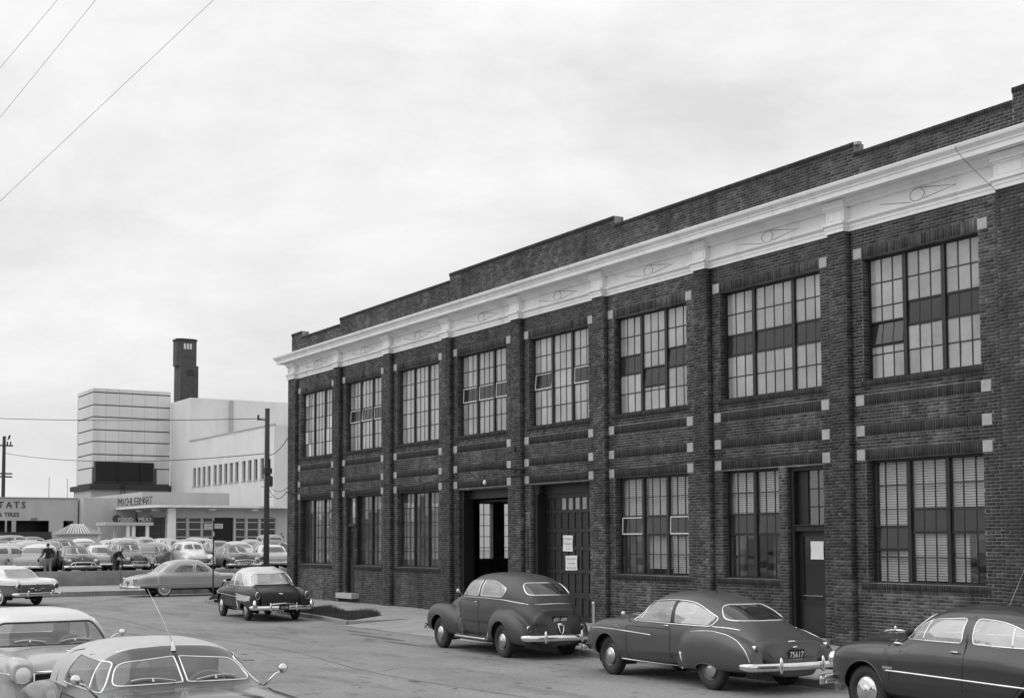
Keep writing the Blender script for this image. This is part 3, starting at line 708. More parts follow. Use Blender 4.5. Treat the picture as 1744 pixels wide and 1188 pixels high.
def h_extra(root, f, C):
    handle(root, f, -.18, .985)
    mb = MB()
    for s in (1, -1):
        p = onto(f, 'L' if s > 0 else 'R', [(1.0, .70)], {}); y = p[0][1]; mb.obox((.96, y+s*.006, .705), (.09, 0, 0), (0, .008, 0), (0, 0, .014))
    mb.obj('side_badge', MATS['chrome'], root)
    mb = MB(); mb.tube([(2.0, 0, 1.06), (1.85, 0, 1.11), (1.6, 0, 1.125), (1.5, 0, 1.12)], [.006, .02, .018, .004], 8)
    mb.obox((1.72, 0, 1.13), (.04, 0, .0), (0, .085, 0), (0, 0, .006)); mb.obox((1.70, 0, 1.15), (.012, 0, .01), (0, .01, 0), (-.01, 0, .03)); mb.obj('bonnet_ornament', MATS['chrome'], root, True)
    mb = MB()
    for s in (1,):
        p = onto(f, 'L', [(.88, .99)], {})[0]; mb.tube([(.98, p[1]-.03, 1.02), (.9, p[1]-.01, 1.03), (.78, p[1]-.03, 1.02)], [.008, .018, .008], 8)
    mb.obj('body_badge', MATS['chrome'], root, True)
    mb = MB(); mb.tube([(.80, .60, 1.10), (.78, .66, 1.14), (.76, .68, 1.15)], .012, 6); mb.lathe([(.001, -.02), (.05, -.015), (.058, 0), (.05, .02), (.001, .035)], (.76, .69, 1.17), 'x', 14); mb.obj('wing_mirror', MATS['dark_trim'], root, True)
    mb = MB(); mb.tube([(.55, -.70, 1.05), (.20, -.74, 1.75), (.02, -.76, 2.12)], [.007, .005, .003], 5); mb.obj('antenna', MATS['chrome'], root)
    mb = MB(); mb.lathe([(.02, 0), (.03, .01), (.001, .02)], (-.10, 0, 0), 'y', 8)
CHc['extra'] = [h_extra]

# notchback two tone four door of 1953
dw = roundpoly([(.66, 1.04, .03), (.40, 1.38, .08), (-.02, 1.41, .04), (-.06, 1.04, .03)], .05)
qw = roundpoly([(-.17, 1.04, .03), (-.15, 1.41, .04), (-.72, 1.39, .2), (-1.06, 1.12, .08), (-1.04, 1.04, .03)], .1)
ws = roundpoly([(-.64, 1.08, .08), (-.50, 1.42, .1), (.50, 1.42, .1), (.64, 1.08, .08)], .05)
rw = roundpoly([(-.68, 1.09, .10), (-.56, 1.40, .12), (.56, 1.40, .12), (.68, 1.09, .10)], .1)
CE = dict(paint=P_E1, paint2=P_E2, wb=2.92, wpaint=P_E1, track=.735, dash=.78, archy=.5, seatz=1.02, wheel='full',
 tonef=lambda v: np.minimum(v[:, 2]-1.035, np.minimum(.80-(v[:, 2]-1.03)*.3-v[:, 0], v[:, 0]+1.52+(1.2-v[:, 2])*.3)),
 comps=[dict(top=[(-2.55, .46), (-2.50, .70), (-2.3, .90), (-1.9, 1.0), (-1.4, 1.03), (-.5, 1.02), (.5, 1.02), (1.3, 1.0), (1.8, .96), (2.1, .86), (2.22, .68), (2.25, .52)], bot=[(-2.55, .36), (-1, .27), (1, .27), (2.25, .40)],
             w=[(-2.55, .62), (-2.4, .74), (-1.5, .82), (0, .86), (1.2, .86), (1.8, .84), (2.1, .75), (2.25, .60)], n=4.2),
        dict(top=[(-1.68, 1.0), (-1.50, 1.20), (-1.28, 1.38), (-.95, 1.53), (-.4, 1.60), (.05, 1.59), (.34, 1.52), (.56, 1.39), (.98, 1.04)], belt=.86,
             w=[(-1.68, .62), (-1.3, .74), (-.6, .80), (.2, .80), (.6, .77), (.98, .66)], n=3.2, k=.08),
        dict(top=[(.75, 1.0), (1.0, 1.08), (1.5, 1.07), (1.9, .99), (2.12, .84), (2.2, .65)], bot=.5, w=[(.75, .4), (1.5, .40), (2.0, .34), (2.2, .2)], n=2.5, k=.1),
        dict(top=[(-2.62, .55), (-2.58, .78), (-2.4, .92), (-1.9, .99), (-1.3, .99), (-.8, .90), (-.6, .72), (-.56, .5)], bot=[(-2.62, .40), (-.56, .27)],
             w=[(-2.62, .08), (-2.3, .13), (-1.5, .16), (-.9, .13), (-.56, .04)], yc=.76, n=3.0, k=.05)],
 arch=[(1.46, .36, .39), (-1.46, .30, .35, .24)],
 cut=[('side_window', 'S', dw, 'car_glass'), ('rear_side_window', 'S', qw, 'car_glass'), ('windshield', 'F', ws, 'screen_glass'), ('rear_window', 'B', rw, 'car_glass'),
      ('door', 'S', roundpoly([(.84, .91, .03), (.90, .34, .03), (-.10, .32, .05), (-.12, .91, .02)]), 'paint')],
 strips=[CH('window_trim', 'S', dw, .009), CH('window_trim', 'S', qw, .009), CH('window_trim', 'B', rw, .016), CH('window_trim', 'F', ws, .012),
         CH('side_spear', 'S', [(2.2, .74), (1.0, .73), (0, .70), (-.55, .70)], .012, False), CH('side_spear', 'S', [(-.62, .78), (-1.3, .77), (-2.2, .74)], .013, False),
         CH('side_spear', 'S', [(-.62, .62), (-1.3, .60), (-1.9, .60), (-2.2, .66), (-2.28, .73)], .013, False), CH('sill_moulding', 'S', [(1.05, .30), (-.98, .29)], .016, False),
         CH('door_seam', 'S', roundpoly([(.84, .91, .03), (.90, .34, .03), (-.10, .32, .05), (-.12, .91, .02)]), .006, True, 'seam'),
         CH('stone_guard', 'S', [(-.57, .80), (-.58, .55), (-.72, .33)], .012, False), CH('belt_moulding', 'S', [(.9, 1.01), (-1.3, 1.015)], .008, False)],
 bumpers=[(.94, -2.72, .12, .42, .062, .03, .2, (-.40, .40)), (.92, 2.38, .15, .44, .062, .03, .2, (-.4, .4))],
 lamps=[(-2.60, .76, .78, .055, 'tail', 1.9), (2.20, .66, .74, .09, 'head', 1.0)])
def e_extra(root, f, C):
    plate(root, -2.77, .43, '111 54', -1, .15, .06)
    mb = MB(); mb.tube([(-2.52, -.09, .84), (-2.545, 0, .82), (-2.52, .09, .84)], [.006, .022, .006], 8); mb.obj('boot_emblem', MATS['chrome'], root, True)
    mb = MB(); mb.tube([(-2.80, -.40, .53), (-2.82, 0, .56), (-2.80, .40, .53)], .015, 6); mb.obj('bumper_rail', MATS['chrome'], root, True)
    mb = MB()
    for s in (1, -1): mb.tube([(-2.68, s*.86, .44), (-2.70, s*.87, .54), (-2.66, s*.86, .64)], [.07, .065, .045], 10)
    mb.obj('bumper_end', MATS['chrome'], root, True)
    handle(root, f, -.03, .95); handle(root, f, -.9, .95); mirror(root, f, .74, 1.08, .06)
    # light panel between the two rear spears
    for s in (1, -1):
        pts = []
        for x in np.linspace(-.64, -2.2, 14):
            pts.append([(x, .765), (x, .615)])
        V = [];
        for a, b in pts:
            q = onto(f, 'L' if s > 0 else 'R', [a, b], {})
            if len(q) == 2: V += [q[0]+np.array([0, s*.004, 0]), q[1]+np.array([0, s*.004, 0])]
        F = [(2*i, 2*i+1, 2*i+3, 2*i+2) for i in range(len(V)//2-1)]
        meshobj('side_flash', V, F, P_E2, root, True)
CE['extra'] = [e_extra]

# two tone of 1955 with round tail lights
dw = roundpoly([(.62, 1.02, .03), (.46, 1.34, .06), (-.22, 1.37, .04), (-.24, 1.02, .03)], .05)
qw = roundpoly([(-.34, 1.02, .03), (-.33, 1.37, .04), (-.92, 1.35, .15), (-1.20, 1.05, .08)], .06)
ws = roundpoly([(-.75, 1.04, .06), (-.62, 1.325, .08), (.62, 1.325, .08), (.75, 1.04, .06)], .05)
rw = roundpoly([(-.70, 1.04, .06), (-.58, 1.35, .10), (.58, 1.35, .10), (.70, 1.04, .06)], .1)
def mk55(p1, p2, wheel='whitewall', hood='round'):
    return dict(paint=p2, paint2=p1, wb=2.93, wpaint=p2, track=.745, dash=.86, archy=.5, seatz=.98, wheel=wheel, dashz=.95,
     tonef=lambda v: np.minimum(v[:, 2]-.80, np.maximum(np.minimum(v[:, 2]-1.0, .9-v[:, 0]), -.2-v[:, 0])),
     comps=[dict(top=[(-2.62, .50), (-2.58, .80), (-2.4, .93), (-1.9, .99), (-1.2, 1.01), (0, 1.0), (1.0, .99), (1.7, .96), (2.1, .90), (2.2, .75), (2.23, .52)], bot=[(-2.62, .36), (-1, .27), (1, .27), (2.23, .38)],
                 w=[(-2.62, .78), (-2.4, .86), (-1.5, .90), (0, .92), (1.2, .92), (1.8, .91), (2.1, .88), (2.23, .80)], n=6.0),
            dict(top=[(-1.85, .98), (-1.62, 1.16), (-1.38, 1.33), (-1.1, 1.43), (-.4, 1.49), (.1, 1.49), (.42, 1.44), (.58, 1.36), (1.0, 1.0)], belt=.84,
                 w=[(-1.85, .68), (-1.3, .78), (-.6, .82), (.3, .82), (.6, .80), (1.0, .72)], n=3.8, k=.06),
            dict(top=[(.8, .98), (1.1, 1.02), (1.7, 1.0), (2.05, .94), (2.15, .8)], bot=.5, w=[(.8, .5), (1.5, .50), (2.15, .4)], n=4, k=.08),
            dict(top=[(-2.74, .78), (-2.70, .90), (-2.5, 1.0), (-1.8, 1.03), (-1.0, 1.0), (-.6, .95)], bot=.72,
                 w=[(-2.74, .07), (-2.4, .09), (-1.0, .08), (-.6, .04)], yc=.80, n=3.0, k=.06),
            dict(top=[(.9, .94), (1.4, 1.0), (2.0, 1.0), (2.28, .98), (2.40, .93)], bot=[(.9, .6), (2.40, .72)],
                 w=[(.9, .06), (1.6, .12), (2.3, .14), (2.40, .12)], yc=.74, n=3.0, k=.06)],
     arch=[(1.465, .36, .385), (-1.465, .33, .36)],
     cut=[('side_window', 'S', dw, 'car_glass'), ('rear_side_window', 'S', qw, 'car_glass'), ('windshield', 'F', ws, 'screen_glass'), ('rear_window', 'B', rw, 'car_glass')],
     strips=[CH('window_trim', 'S', dw, .009), CH('window_trim', 'S', qw, .009), CH('window_trim', 'B', rw, .014), CH('window_trim', 'F', ws, .014, True, 'dark_trim'),
             CH('side_spear', 'S', [(2.3, .80), (1.0, .78), (.1, .72), (-.2, .80), (-1.0, .80), (-2.6, .79)], .012, False),
             CH('door_seam', 'S', [(.86, .98), (.88, .34), (-.28, .32), (-.29, .98)], .006, False, 'seam'),
             CH('boot_seam', 'B', [(-.62, .90), (-.62, .72), (-.56, .62), (.56, .62), (.62, .72), (.62, .90)], .005, False, 'seam')],
     bumpers=[(.95, -2.84, .08, .44, .065, .035, .22, (-.50, .50)), (.95, 2.48, .12, .44, .065, .035, .2, (-.45, .45))],
     lamps=[(-2.72, .79, .74, .085, 'tail', 1.15), (2.38, .74, .80, .10, 'head', 1.0)])
CC = mk55(P_C1, P_C2)
def c_extra(root, f, C):
    plate(root, -2.70, .60, 'AB 127', -1, .14, .075)
    mb = MB(); mb.obox((-2.68, 0, .66), (.01, 0, 0), (0, .3, 0), (0, 0, .012)); mb.tube([(-2.66, 0, .80), (-2.68, 0, .84), (-2.66, 0, .88)], [.01, .025, .01], 8); mb.obj('boot_emblem', MATS['chrome'], root, True)
    mb = MB()
    for s in (1, -1): mb.lathe([(.001, -.05), (.03, -.03), (.04, .02), (.03, .06), (.001, .07)], (-2.90, s*.5, .52), 'z', 12); 
    mb.obj('exhaust_pod', MATS['chrome'], root, True); mirror(root, f, .75, 1.05, .05)
CC['extra'] = [c_extra]

# grey convertible with canvas roof, split windscreen, seen from the front
wsB = roundpoly([(.022, 1.125, .02), (.022, 1.405, .02), (.58, 1.35, .10), (.68, 1.11, .06)], .05)
dwB = roundpoly([(.62, 1.04, .03), (.36, 1.36, .05), (-.42, 1.40, .05), (-.62, 1.04, .05)], .04)
CB = dict(CG); CB.update(paint=P_B2, paint2=P_B1, wpaint=P_B2, dash=.62, dashz=.95, seatz=.97, seats=(-.40, -1.2),
 tonef=lambda v: np.minimum(np.minimum(v[:, 2]-.975, v[:, 0]+1.75), np.maximum(np.minimum(.24-v[:, 0], v[:, 2]-1.28), -.50-v[:, 0])),
 comps=[CG['comps'][0],
        dict(top=[(-1.72, 1.0), (-1.60, 1.22), (-1.40, 1.40), (-1.05, 1.52), (-.5, 1.575), (0, 1.56), (.22, 1.52), (.36, 1.44), (.80, 1.03)], belt=.84,
             w=[(-1.72, .66), (-1.3, .76), (-.4, .80), (.3, .79), (.80, .73)], n=3.3, k=.07)]+CG['comps'][2:],
 cut=[('side_window', 'S', dwB, 'screen_glass'), ('windshield', 'F', wsB, 'screen_glass'), ('windshield', 'F', mir(wsB), 'screen_glass'), ('rear_window', 'B', rw, 'rear_glass'),
      ('door', 'S', roundpoly([(.82, .91, .03), (.80, .34, .03), (-.64, .32, .05), (-.65, .91, .02)]), 'paint')],
 strips=[CH('window_trim', 'F', wsB, .009), CH('window_trim', 'F', mir(wsB), .009), CH('window_trim', 'S', dwB, .011), CH('vent_divider', 'S', [(.30, 1.04), (.22, 1.37)], .011, False),
         CH('roof_seam', 'S', [(-.50, 1.45), (-.85, 1.40), (-1.0, 1.02)], .006, False, 'seam'), CH('side_spear', 'S', [(2.20, .80), (1.7, .83), (1.0, .82), (.2, .79)], .012, False),
         CH('header_moulding', 'F', [(-.70, 1.40), (-.4, 1.50), (0, 1.52), (.4, 1.50), (.70, 1.40)], .009, False),
         CH('door_seam', 'S', roundpoly([(.82, .91, .03), (.80, .34, .03), (-.64, .32, .05), (-.65, .91, .02)]), .006, True, 'seam'),
         ])
def wipers(root, f, z0=1.07, L=.36):
    mb = MB()
    for s in (1, -1):
        pts = onto(f, 'F', [(s*.10+i/8*L*1.15, z0+.015+.05*math.sin(i/8*2.6)*.6) for i in range(9)] if s > 0 else [(-.10-i/8*L*1.15, z0+.015+.05*math.sin(i/8*2.6)*.6) for i in range(9)], {})
        if len(pts) > 3:
            pts = pts+np.array([.022, 0, .006]); mb.tube(pts, .009, 5); mb.tube([pts[4]+np.array([.02, 0, -.03]), pts[4]], .012, 6)
    mb.obj('wiper', MATS['dull_chrome'], root)
def ab_extra(root, f, C):
    mirror(root, f, .62, 1.06, .10, (1, -1), .20); wipers(root, f, 1.075)
    p = onto(f, 'F', [(0, 1.36)], {})[0]
    mb = MB(); mb.lathe([(.028, -.01), (.024, .02), (.012, .07), (.001, .09)], (p[0]+.02, 0, p[2]), 'z', 10); mb.tube([(p[0]+.02, 0, p[2]+.05), (p[0]-.15, -.06, p[2]+.3), (p[0]-.34, -.15, p[2]+.58)], [.004, .0025, .0015], 5); mb.obj('antenna', MATS['chrome'], root, True)
    mb = MB(); mb.tube([(.66, 0, 1.08), (.40, 0, 1.33)], .012, 6); mb.obj('windscreen_divider', MATS['dark_trim'], root)
CB['extra'] = [ab_extra]
CA = mk55(P_A1, P_A2); CA['wheel'] = 'full'
CA['tonef'] = lambda v: np.maximum(np.minimum(v[:, 2]-1.03, .40-v[:, 0]), np.minimum(v[:, 2]-1.34, .66-v[:, 0]))
def a_extra(root, f, C):
    mirror(root, f, .72, 1.12, .04, (1,), .22); wipers(root, f, 1.06, .34)
    mb = MB(); mb.tube([(2.05, 0, .98), (1.9, 0, 1.02), (1.7, 0, 1.03)], [.01, .022, .006], 8); mb.obox((1.9, 0, 1.03), (.02, 0, 0), (0, .09, 0), (0, 0, .006)); mb.obj('bonnet_ornament', MATS['chrome'], root, True)
    V = [(2.24, y, z) for z in (.50, .74) for y in (-.55, .55)]
    mb = MB(); mb.box(2.20, 2.27, -.56, .56, .50, .78); mb.obj('grille_opening', MATS['black_interior'], root)
    mb = MB()
    for z in (.60, .68): mb.tube([(2.30, -.56, z), (2.32, 0, z), (2.30, .56, z)], .016, 6)
    mb.tube([(2.26, -.58, .80), (2.30, 0, .815), (2.26, .58, .80)], .02, 6)
    for s in (1, -1): mb.tube([(2.27, s*.58, .80), (2.29, s*.585, .65), (2.27, s*.56, .50)], .018, 6)
    mb.obj('grille', MATS['chrome'], root, True)
CA['extra'] = [a_extra]
CA['strips'] = CA['strips']+[CH('fender_crease', 'S', [(2.3, .99), (1.6, .98), (.9, .97)], .006, False)]
# moving saloon, silver, side on
CD = dict(CE); CD.update(paint=P_D, paint2=P_D, wpaint=P_D, wheel='whitewall')
CD['comps'] = [dict(top=[(-2.85, .50), (-2.80, .74), (-2.5, .88), (-1.9, .97), (-1.3, 1.0), (-.5, 1.0), (.5, 1.0), (1.3, .985), (1.9, .95), (2.2, .86), (2.30, .68), (2.33, .52)], bot=[(-2.85, .40), (-1, .27), (1, .27), (2.33, .40)],
             w=[(-2.85, .70), (-2.5, .84), (-1.5, .90), (0, .91), (1.2, .91), (1.9, .89), (2.15, .8), (2.33, .65)], n=5.0), dict(CE['comps'][1], k=.14)]
CD['arch'] = [(1.46, .36, .38), (-1.46, .26, .36, .14)]
CD['strips'] = [CH('window_trim', 'S', dwE if False else CE['cut'][0][2], .012), CH('window_trim', 'S', CE['cut'][1][2], .012), CH('window_trim', 'B', CE['cut'][3][2], .014),
                CH('side_spear', 'S', [(2.2, .86), (.4, .84), (-.4, .82)], .013, False), CH('side_spear', 'S', [(.25, .52), (-1.0, .54), (-2.7, .50)], .016, False)]
CD['lamps'] = [(-2.78, .74, .74, .05, 'tail', 1.3), (2.24, .70, .76, .09, 'head', 1.0)]
CD['bumpers'] = [(.95, -2.98, .12, .42, .065, .035, .28, (-.40, .40)), (.93, 2.48, .15, .44, .062, .03, .2, (-.4, .4))]
def d_extra(root, f, C): plate(root, -2.86, .60, 'KL 208', -1, .14, .07)
CD['extra'] = [d_extra]

def squash(C, z0=.9, k=.80):
    q = lambda z: z if z < z0 else z0+(z-z0)*k
    C['comps'] = [dict(c, top=[(x, q(z)) for x, z in c['top']], **({'belt': q(c['belt'])} if 'belt' in c else {})) for c in C['comps']]
    C['cut'] = [(a, v, [(x, q(z)) for x, z in P], m) for a, v, P, m in C['cut']]
    C['strips'] = [(a, v, [(x, q(z)) for x, z in P], r, m, c) for a, v, P, r, m, c in C['strips']]
squash(CB)
# ------------------------------------------------------------------ materials of the place
mat('mortar', .20, .95, var=.3, vs=2.0, world=True, bump=.4, bs=40, stain=[(.35, .45, .62, 1.45, (1, 1, .5)), (1.6, .50, .66, .6, (1, 1, .10))])
mat('brick', .043, .85, var=.35, vs=4.0, world=True, island=.62, bump=.5, bs=50, stain=[(.55, .48, .62, 2.1, (1, 1, .5)), (1.6, .50, .66, .5, (1, 1, .10)), (2.6, .55, .68, 1.6, (1, 1, .8))])
mat('brick_dark', .024, .85, var=.35, vs=4.0, world=True, island=.45, bump=.5, bs=50)
mat('stone', .42, .85, var=.16, vs=6, world=True, bump=.2, bs=40)
mat('white_paint', .82, .6, var=.07, vs=1.2, world=True, stain=(1.2, .52, .70, .86, (2.5, 2.5, .5)), bump=.1, bs=12)
mat('incised', .22, .8)
mat('sash', .016, .5, var=.3, vs=8); mat('sash_light', .70, .55, var=.15, vs=9)
mat('pane_sky', .33, .12, var=.30, vs=.8, world=True, spec=.9, coat=.6, island=.10, coatr=.03, objrand=.16)
mat('pane_daylit', .70, .35, var=.15, vs=1.0, world=True, objrand=.1)  # opaque pale colour paints in daylight showing through from the west windows
glassmat('pane_clear', .88, .02, .08, .30, 1.5, 1.2)
glassmat('pane_dusty', .6, .03, .36, .12, 1.6, 1.4)
mat('vent_glass', .03, .12, var=.25, vs=3, world=True, spec=.6)
mat('door_dark', .013, .5, var=.3, vs=4); mat('door_panel', .020, .55, var=.25, vs=4); mat('door_light', .30, .25, var=.25, vs=5)
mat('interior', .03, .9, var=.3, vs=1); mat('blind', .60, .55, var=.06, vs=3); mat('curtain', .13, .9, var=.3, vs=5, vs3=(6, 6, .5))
mat('paper', .75, .7, var=.05, vs=10); mat('roof_tar', .06, .9); mat('iron', .025, .6, var=.2); mat('cable_black', .015, .7)
mat('road', .30, .95, var=.20, vs=16, world=True, bump=.5, bs=60, det=15, stain=[(.30, .40, .68, .74, (1, 1.7, 1)), (.9, .56, .66, .80, (.35, 1.6, 1)), (3.2, .60, .66, .72, (1, 1, 1))], spec=.1)
mat('patch', .13, .9, var=.35, vs=5, world=True)
mat('pavement', .36, .9, var=.10, vs=2.2, world=True, bump=.35, bs=50, stain=[(.8, .5, .7, .82, (1, 1, 1)), (2.5, .58, .66, .8, (1, 1, 1))], spec=.2)
mat('kerbstone', .26, .9, var=.2, vs=3, world=True, bump=.4, bs=40, stain=(1.2, .5, .65, .7, (1, 1, 1)))
mat('lot', .20, .95, var=.15, vs=.5, world=True); mat('concrete_wall', .27, .9, var=.16, vs=1.0, world=True, bump=.2, bs=10, stain=(.8, .45, .65, .75, (1, 1, 2)))
mat('soil', .05, .95, var=.3, vs=8, world=True); mat('grass', .085, .8, island=.5)
mat('stucco_light', .68, .9, var=.05, vs=.3, world=True, stain=(.5, .5, .75, .88, (1, 1, .25))); mat('stucco', .50, .9, var=.06, vs=.4, world=True, stain=(.4, .5, .75, .85, (1, 1, .3)))
mat('stucco_mid', .38, .9, var=.07, vs=.4, world=True); mat('panel_light', .66, .5, var=.10, vs=.25, vs3=(1, 1, .3), world=True, stain=(.5, .5, .7, .85, (1, 1, .12)))
mat('band_dark', .10, .7); mat('dark_opening', .012, .4, spec=.3); mat('dark_glass', .02, .1, spec=.6); mat('chimney_brick', .09, .9, var=.15, vs=1.5, world=True, stain=(.2, .4, .6, .7, (1, 1, 1)))
mat('far_dark', .05, .9); mat('lamp_white', .75, .4); mat('shingle', .26, .9, var=.15, vs=3, world=True, island=.15); mat('letter_dark', .04, .6); mat('wood_pole', .045, .9, var=.4, vs=3, vs3=(6, 6, .4), world=True)
mat('skin', .35, .6); mat('jacket_black', .012, .8); mat('cloth_grey', .22, .85); mat('shirt_pale', .5, .85); mat('hair', .015, .7); mat('sign_face', .5, .5)

# ------------------------------------------------------------------ brick machinery
class Bricks:
    def __init__(s): s.items = []          # (origin corner, U, Nrm(out), V, du, dv, depth)
    def add(s, O, U, Nn, du, dv, dep, lay=0): s.items.append((O, U, Nn, du, dv, dep))
BR_L, BR_H, JT = .203, .0572, .0105
PITCH = BR_H+JT
def zone(items, O, U, Nn, u0, u1, z0, z1, holes, dep=.008, bond='run', mi=0, pitch=PITCH, zbase=0.0):
    """fill a wall rectangle with bricks; holes = [(u0,u1,z0,z1)]"""
    O = np.array(O, float); U = np.array(U, float); Nn = np.array(Nn, float)
    r0 = int(math.floor((z0-zbase)/pitch)); r1 = int(math.ceil((z1-zbase)/pitch))
    for r in range(r0, r1):
        a0, b0 = max(zbase+r*pitch, z0), min(zbase+r*pitch+BR_H, z1)
        if b0-a0 < .012: continue
        near = [q for q in holes if q[2] < b0 and q[3] > a0 and q[0] < u1 and q[1] > u0]
        cuts = sorted({u0, u1} | {max(u0, min(u1, v)) for q in near for v in q[:2]})
        segs = []
        for p, q in zip(cuts[:-1], cuts[1:]):
            if q-p < .004: continue
            m = (p+q)/2; a, b = a0, b0
            for (h0, h1, g0, g1) in near:
                if h0 < m < h1:
                    if g0 <= a and g1 >= b: a, b = 1, 0
                    elif g0 <= a: a = max(a, g1+.004)
                    elif g1 >= b: b = min(b, g0-.004)
                    else: b = min(b, g0-.004)
            if b-a < .010: continue
            if segs and abs(segs[-1][1]-p) < 1e-6 and segs[-1][2] == a and segs[-1][3] == b: segs[-1][1] = q
            else: segs.append([p, q, a, b])
        header = bond == 'run' and (r % 6 == 5)
        L = .0965 if header else BR_L; st = L+JT; off = 0 if r % 2 else st/2
        for (p, q, a, b) in segs:
            if bond == 'one':
                items.append((O, U, Nn, p+.003, q-.003, a, b, dep, mi)); continue
            k = math.floor((p-off)/st); u = off+k*st
            while u < q:
                s0, s1 = max(u, p+.004), min(u+L, q-.004)
                if s1-s0 > .02: items.append((O, U, Nn, s0, s1, a, b, dep, mi))
                u += st
def soldier(items, O, U, Nn, u0, u1, z0, z1, dep=.010, mi=0, w=BR_H):
    O = np.array(O, float); U = np.array(U, float); Nn = np.array(Nn, float); n = int(round((u1-u0)/(w+JT))); st = (u1-u0)/n
    for i in range(n): items.append((O, U, Nn, u0+i*st+JT/2, u0+(i+1)*st-JT/2, z0+.004, z1-.004, dep, mi))
def brick_geometry(items):
    n = len(items)
    O = np.array([i[0] for i in items]); U = np.array([i[1] for i in items]); Nn = np.array([i[2] for i in items])
    a, b, z0, z1, dp = (np.array([i[k] for i in items]) for k in (3, 4, 5, 6, 7))
    dp = dp*(1+RNG.uniform(-.25, .25, n)); Z = np.array([0, 0, 1.])
    ch = .003; V = np.zeros((n, 8, 3))
    for j, (ua, zz, f) in enumerate([(a, z0, 0), (b, z0, 0), (b, z1, 0), (a, z1, 0), (a+ch, z0+ch, 1), (b-ch, z0+ch, 1), (b-ch, z1-ch, 1), (a+ch, z1-ch, 1)]):
        jit = RNG.uniform(-.0012, .0012, n)
        V[:, j] = O+U*(ua+jit)[:, None]+Z*zz[:, None]+Nn*((dp+RNG.uniform(-.0015, .0015, n)) if f else np.full(n, -.004))[:, None]
    F = np.array([(4, 5, 6, 7), (0, 1, 5, 4), (1, 2, 6, 5), (2, 3, 7, 6), (3, 0, 4, 7)])
    flip = np.cross(U, Z)[:, :]; s = (flip*Nn).sum(1)
    FF = np.zeros((n, 5, 4), dtype=np.int64)
    FF[:] = F[None]+(np.arange(n)*8)[:, None, None]
    neg = s < 0; FF[neg] = FF[neg][:, :, ::-1]
    return V.reshape(-1, 3), FF.reshape(-1, 4), np.repeat(np.array([i[8] for i in items]), 5)
def wall_holes(mb, x0, x1, z0, z1, holes, f):
    """solid wall with rectangular holes; f(xa,xb,za,zb) adds one box"""
    xs = sorted({x0, x1} | {max(x0, min(x1, h)) for q in holes for h in q[:2]})
    for a, b in zip(xs[:-1], xs[1:]):
        if b-a < 1e-6: continue
        m = (a+b)/2; cuts = sorted([(q[2], q[3]) for q in holes if q[0] < m < q[1]]); z = z0
        for c0, c1 in cuts:
            if c0 > z+1e-6: f(a, b, z, min(c0, z1))
            z = max(z, c1)
        if z < z1-1e-6: f(a, b, z, z1)

# ------------------------------------------------------------------ the brick building
FB = empty('factory_building', (18, 0, 0), 0, 'long two-storey dark brick industrial building with white cornice', 'building')
def fb(o): o.parent = FB; o.matrix_parent_inverse = Matrix.Translation((-18, 0, 0)); return o
PR = [.85, 5.21, 9.57, 13.93, 18.29, 22.60, 26.96, 31.60]          # right faces of the piers
PL = [4.69, 9.05, 13.41, 17.77, 22.08, 26.46, 31.08, 35.53]        # left faces of the next piers
XL, XR = .12, 36.22
OL = [p+.26 for p in PR]; OR = [p+3.37 for p in PR]; OL[6] = 27.26; OR[6] = 30.66; OL[7] = 31.92; OR[7] = 34.96
ZU0, ZU1, ZL0, ZL1 = 5.63, 8.26, 1.36, 3.94
up_open = [(OL[k], OR[k], ZU0, ZU1) for k in range(8)]
lo_open = []
for k in range(8):
    if k == 1: lo_open += [(5.50, 6.38, .32, ZL1), (6.38, OR[1], ZL0, ZL1)]
    elif k == 3: lo_open.append((14.25, 17.33, -.2, 3.88))
    elif k == 4: lo_open.append((18.60, 21.68, -.2, 3.90))
    elif k == 6: lo_open += [(OL[6], 29.24, ZL0, 3.92), (29.50, 30.66, .10, 3.90)]
    else: lo_open.append((OL[k], OR[k], ZL0, ZL1))
opens = up_open+lo_open
holes = []; bands = []; blocks = []
for k in range(8):
    bl0, bl1 = OL[k]-.235, OL[k]; br0, br1 = OR[k], OR[k]+.235
    for (z0, z1) in ((8.26, 8.49), (5.10, 5.33), (4.45, 4.68), (3.94, 4.17)):
        bands.append((bl1, br0, z0, z1)); blocks += [(bl0, bl1, z0, z1), (br0, br1, z0, z1)]
    bands.append((OL[k]-.06, OR[k]+.10, 5.49, 5.63))
    if k not in (3, 4, 1, 6): bands.append((OL[k]-.16, OR[k]+.14, 1.22, 1.36))
bands += [(6.34, OR[1]+.14, 1.22, 1.36), (OL[6]-.16, 29.30, 1.22, 1.36)]
items = []
Hs = opens+bands+blocks+[(l, r, -1, 9) for l, r in [(XL, PR[0])]+list(zip(PL[:7], PR[1:]))+[(PL[7], XR)]]
zone(items, (0, 0, 0), (1, 0, 0), (0, -1, 0), XL, XR, 0.0, 8.9, Hs)
piers = [(XL, PR[0])]+list(zip(PL[:7], PR[1:]))+[(PL[7], XR)]
for (a, b) in piers:
    zone(items, (0, -.15, 0), (1, 0, 0), (0, -1, 0), a, b, 0.0, 8.9, [])
    zone(items, (b, 0, 0), (0, -1, 0), (1, 0, 0), .005, .158, 0.0, 8.9, [], .012, 'one')
    zone(items, (a, 0, 0), (0, -1, 0), (-1, 0, 0), .005, .158, 0.0, 8.9, [], .012, 'one')
for (a, b, z0, z1) in bands:
    sill = z1-z0 < .18
    soldier(items, (0, -.035 if sill else 0, 0), (1, 0, 0), (0, -1, 0), a, b, z0, z1, .010, 1 if sill else (0 if z0 > 8 else 1))
for (a, b, z0, z1) in opens:
    for (x, d) in ((a, 1), (b, -1)):
        zone(items, (x, 0, 0), (0, 1, 0), (d, 0, 0), 0.0, .17, max(z0, 0), z1, [], .006, 'one')
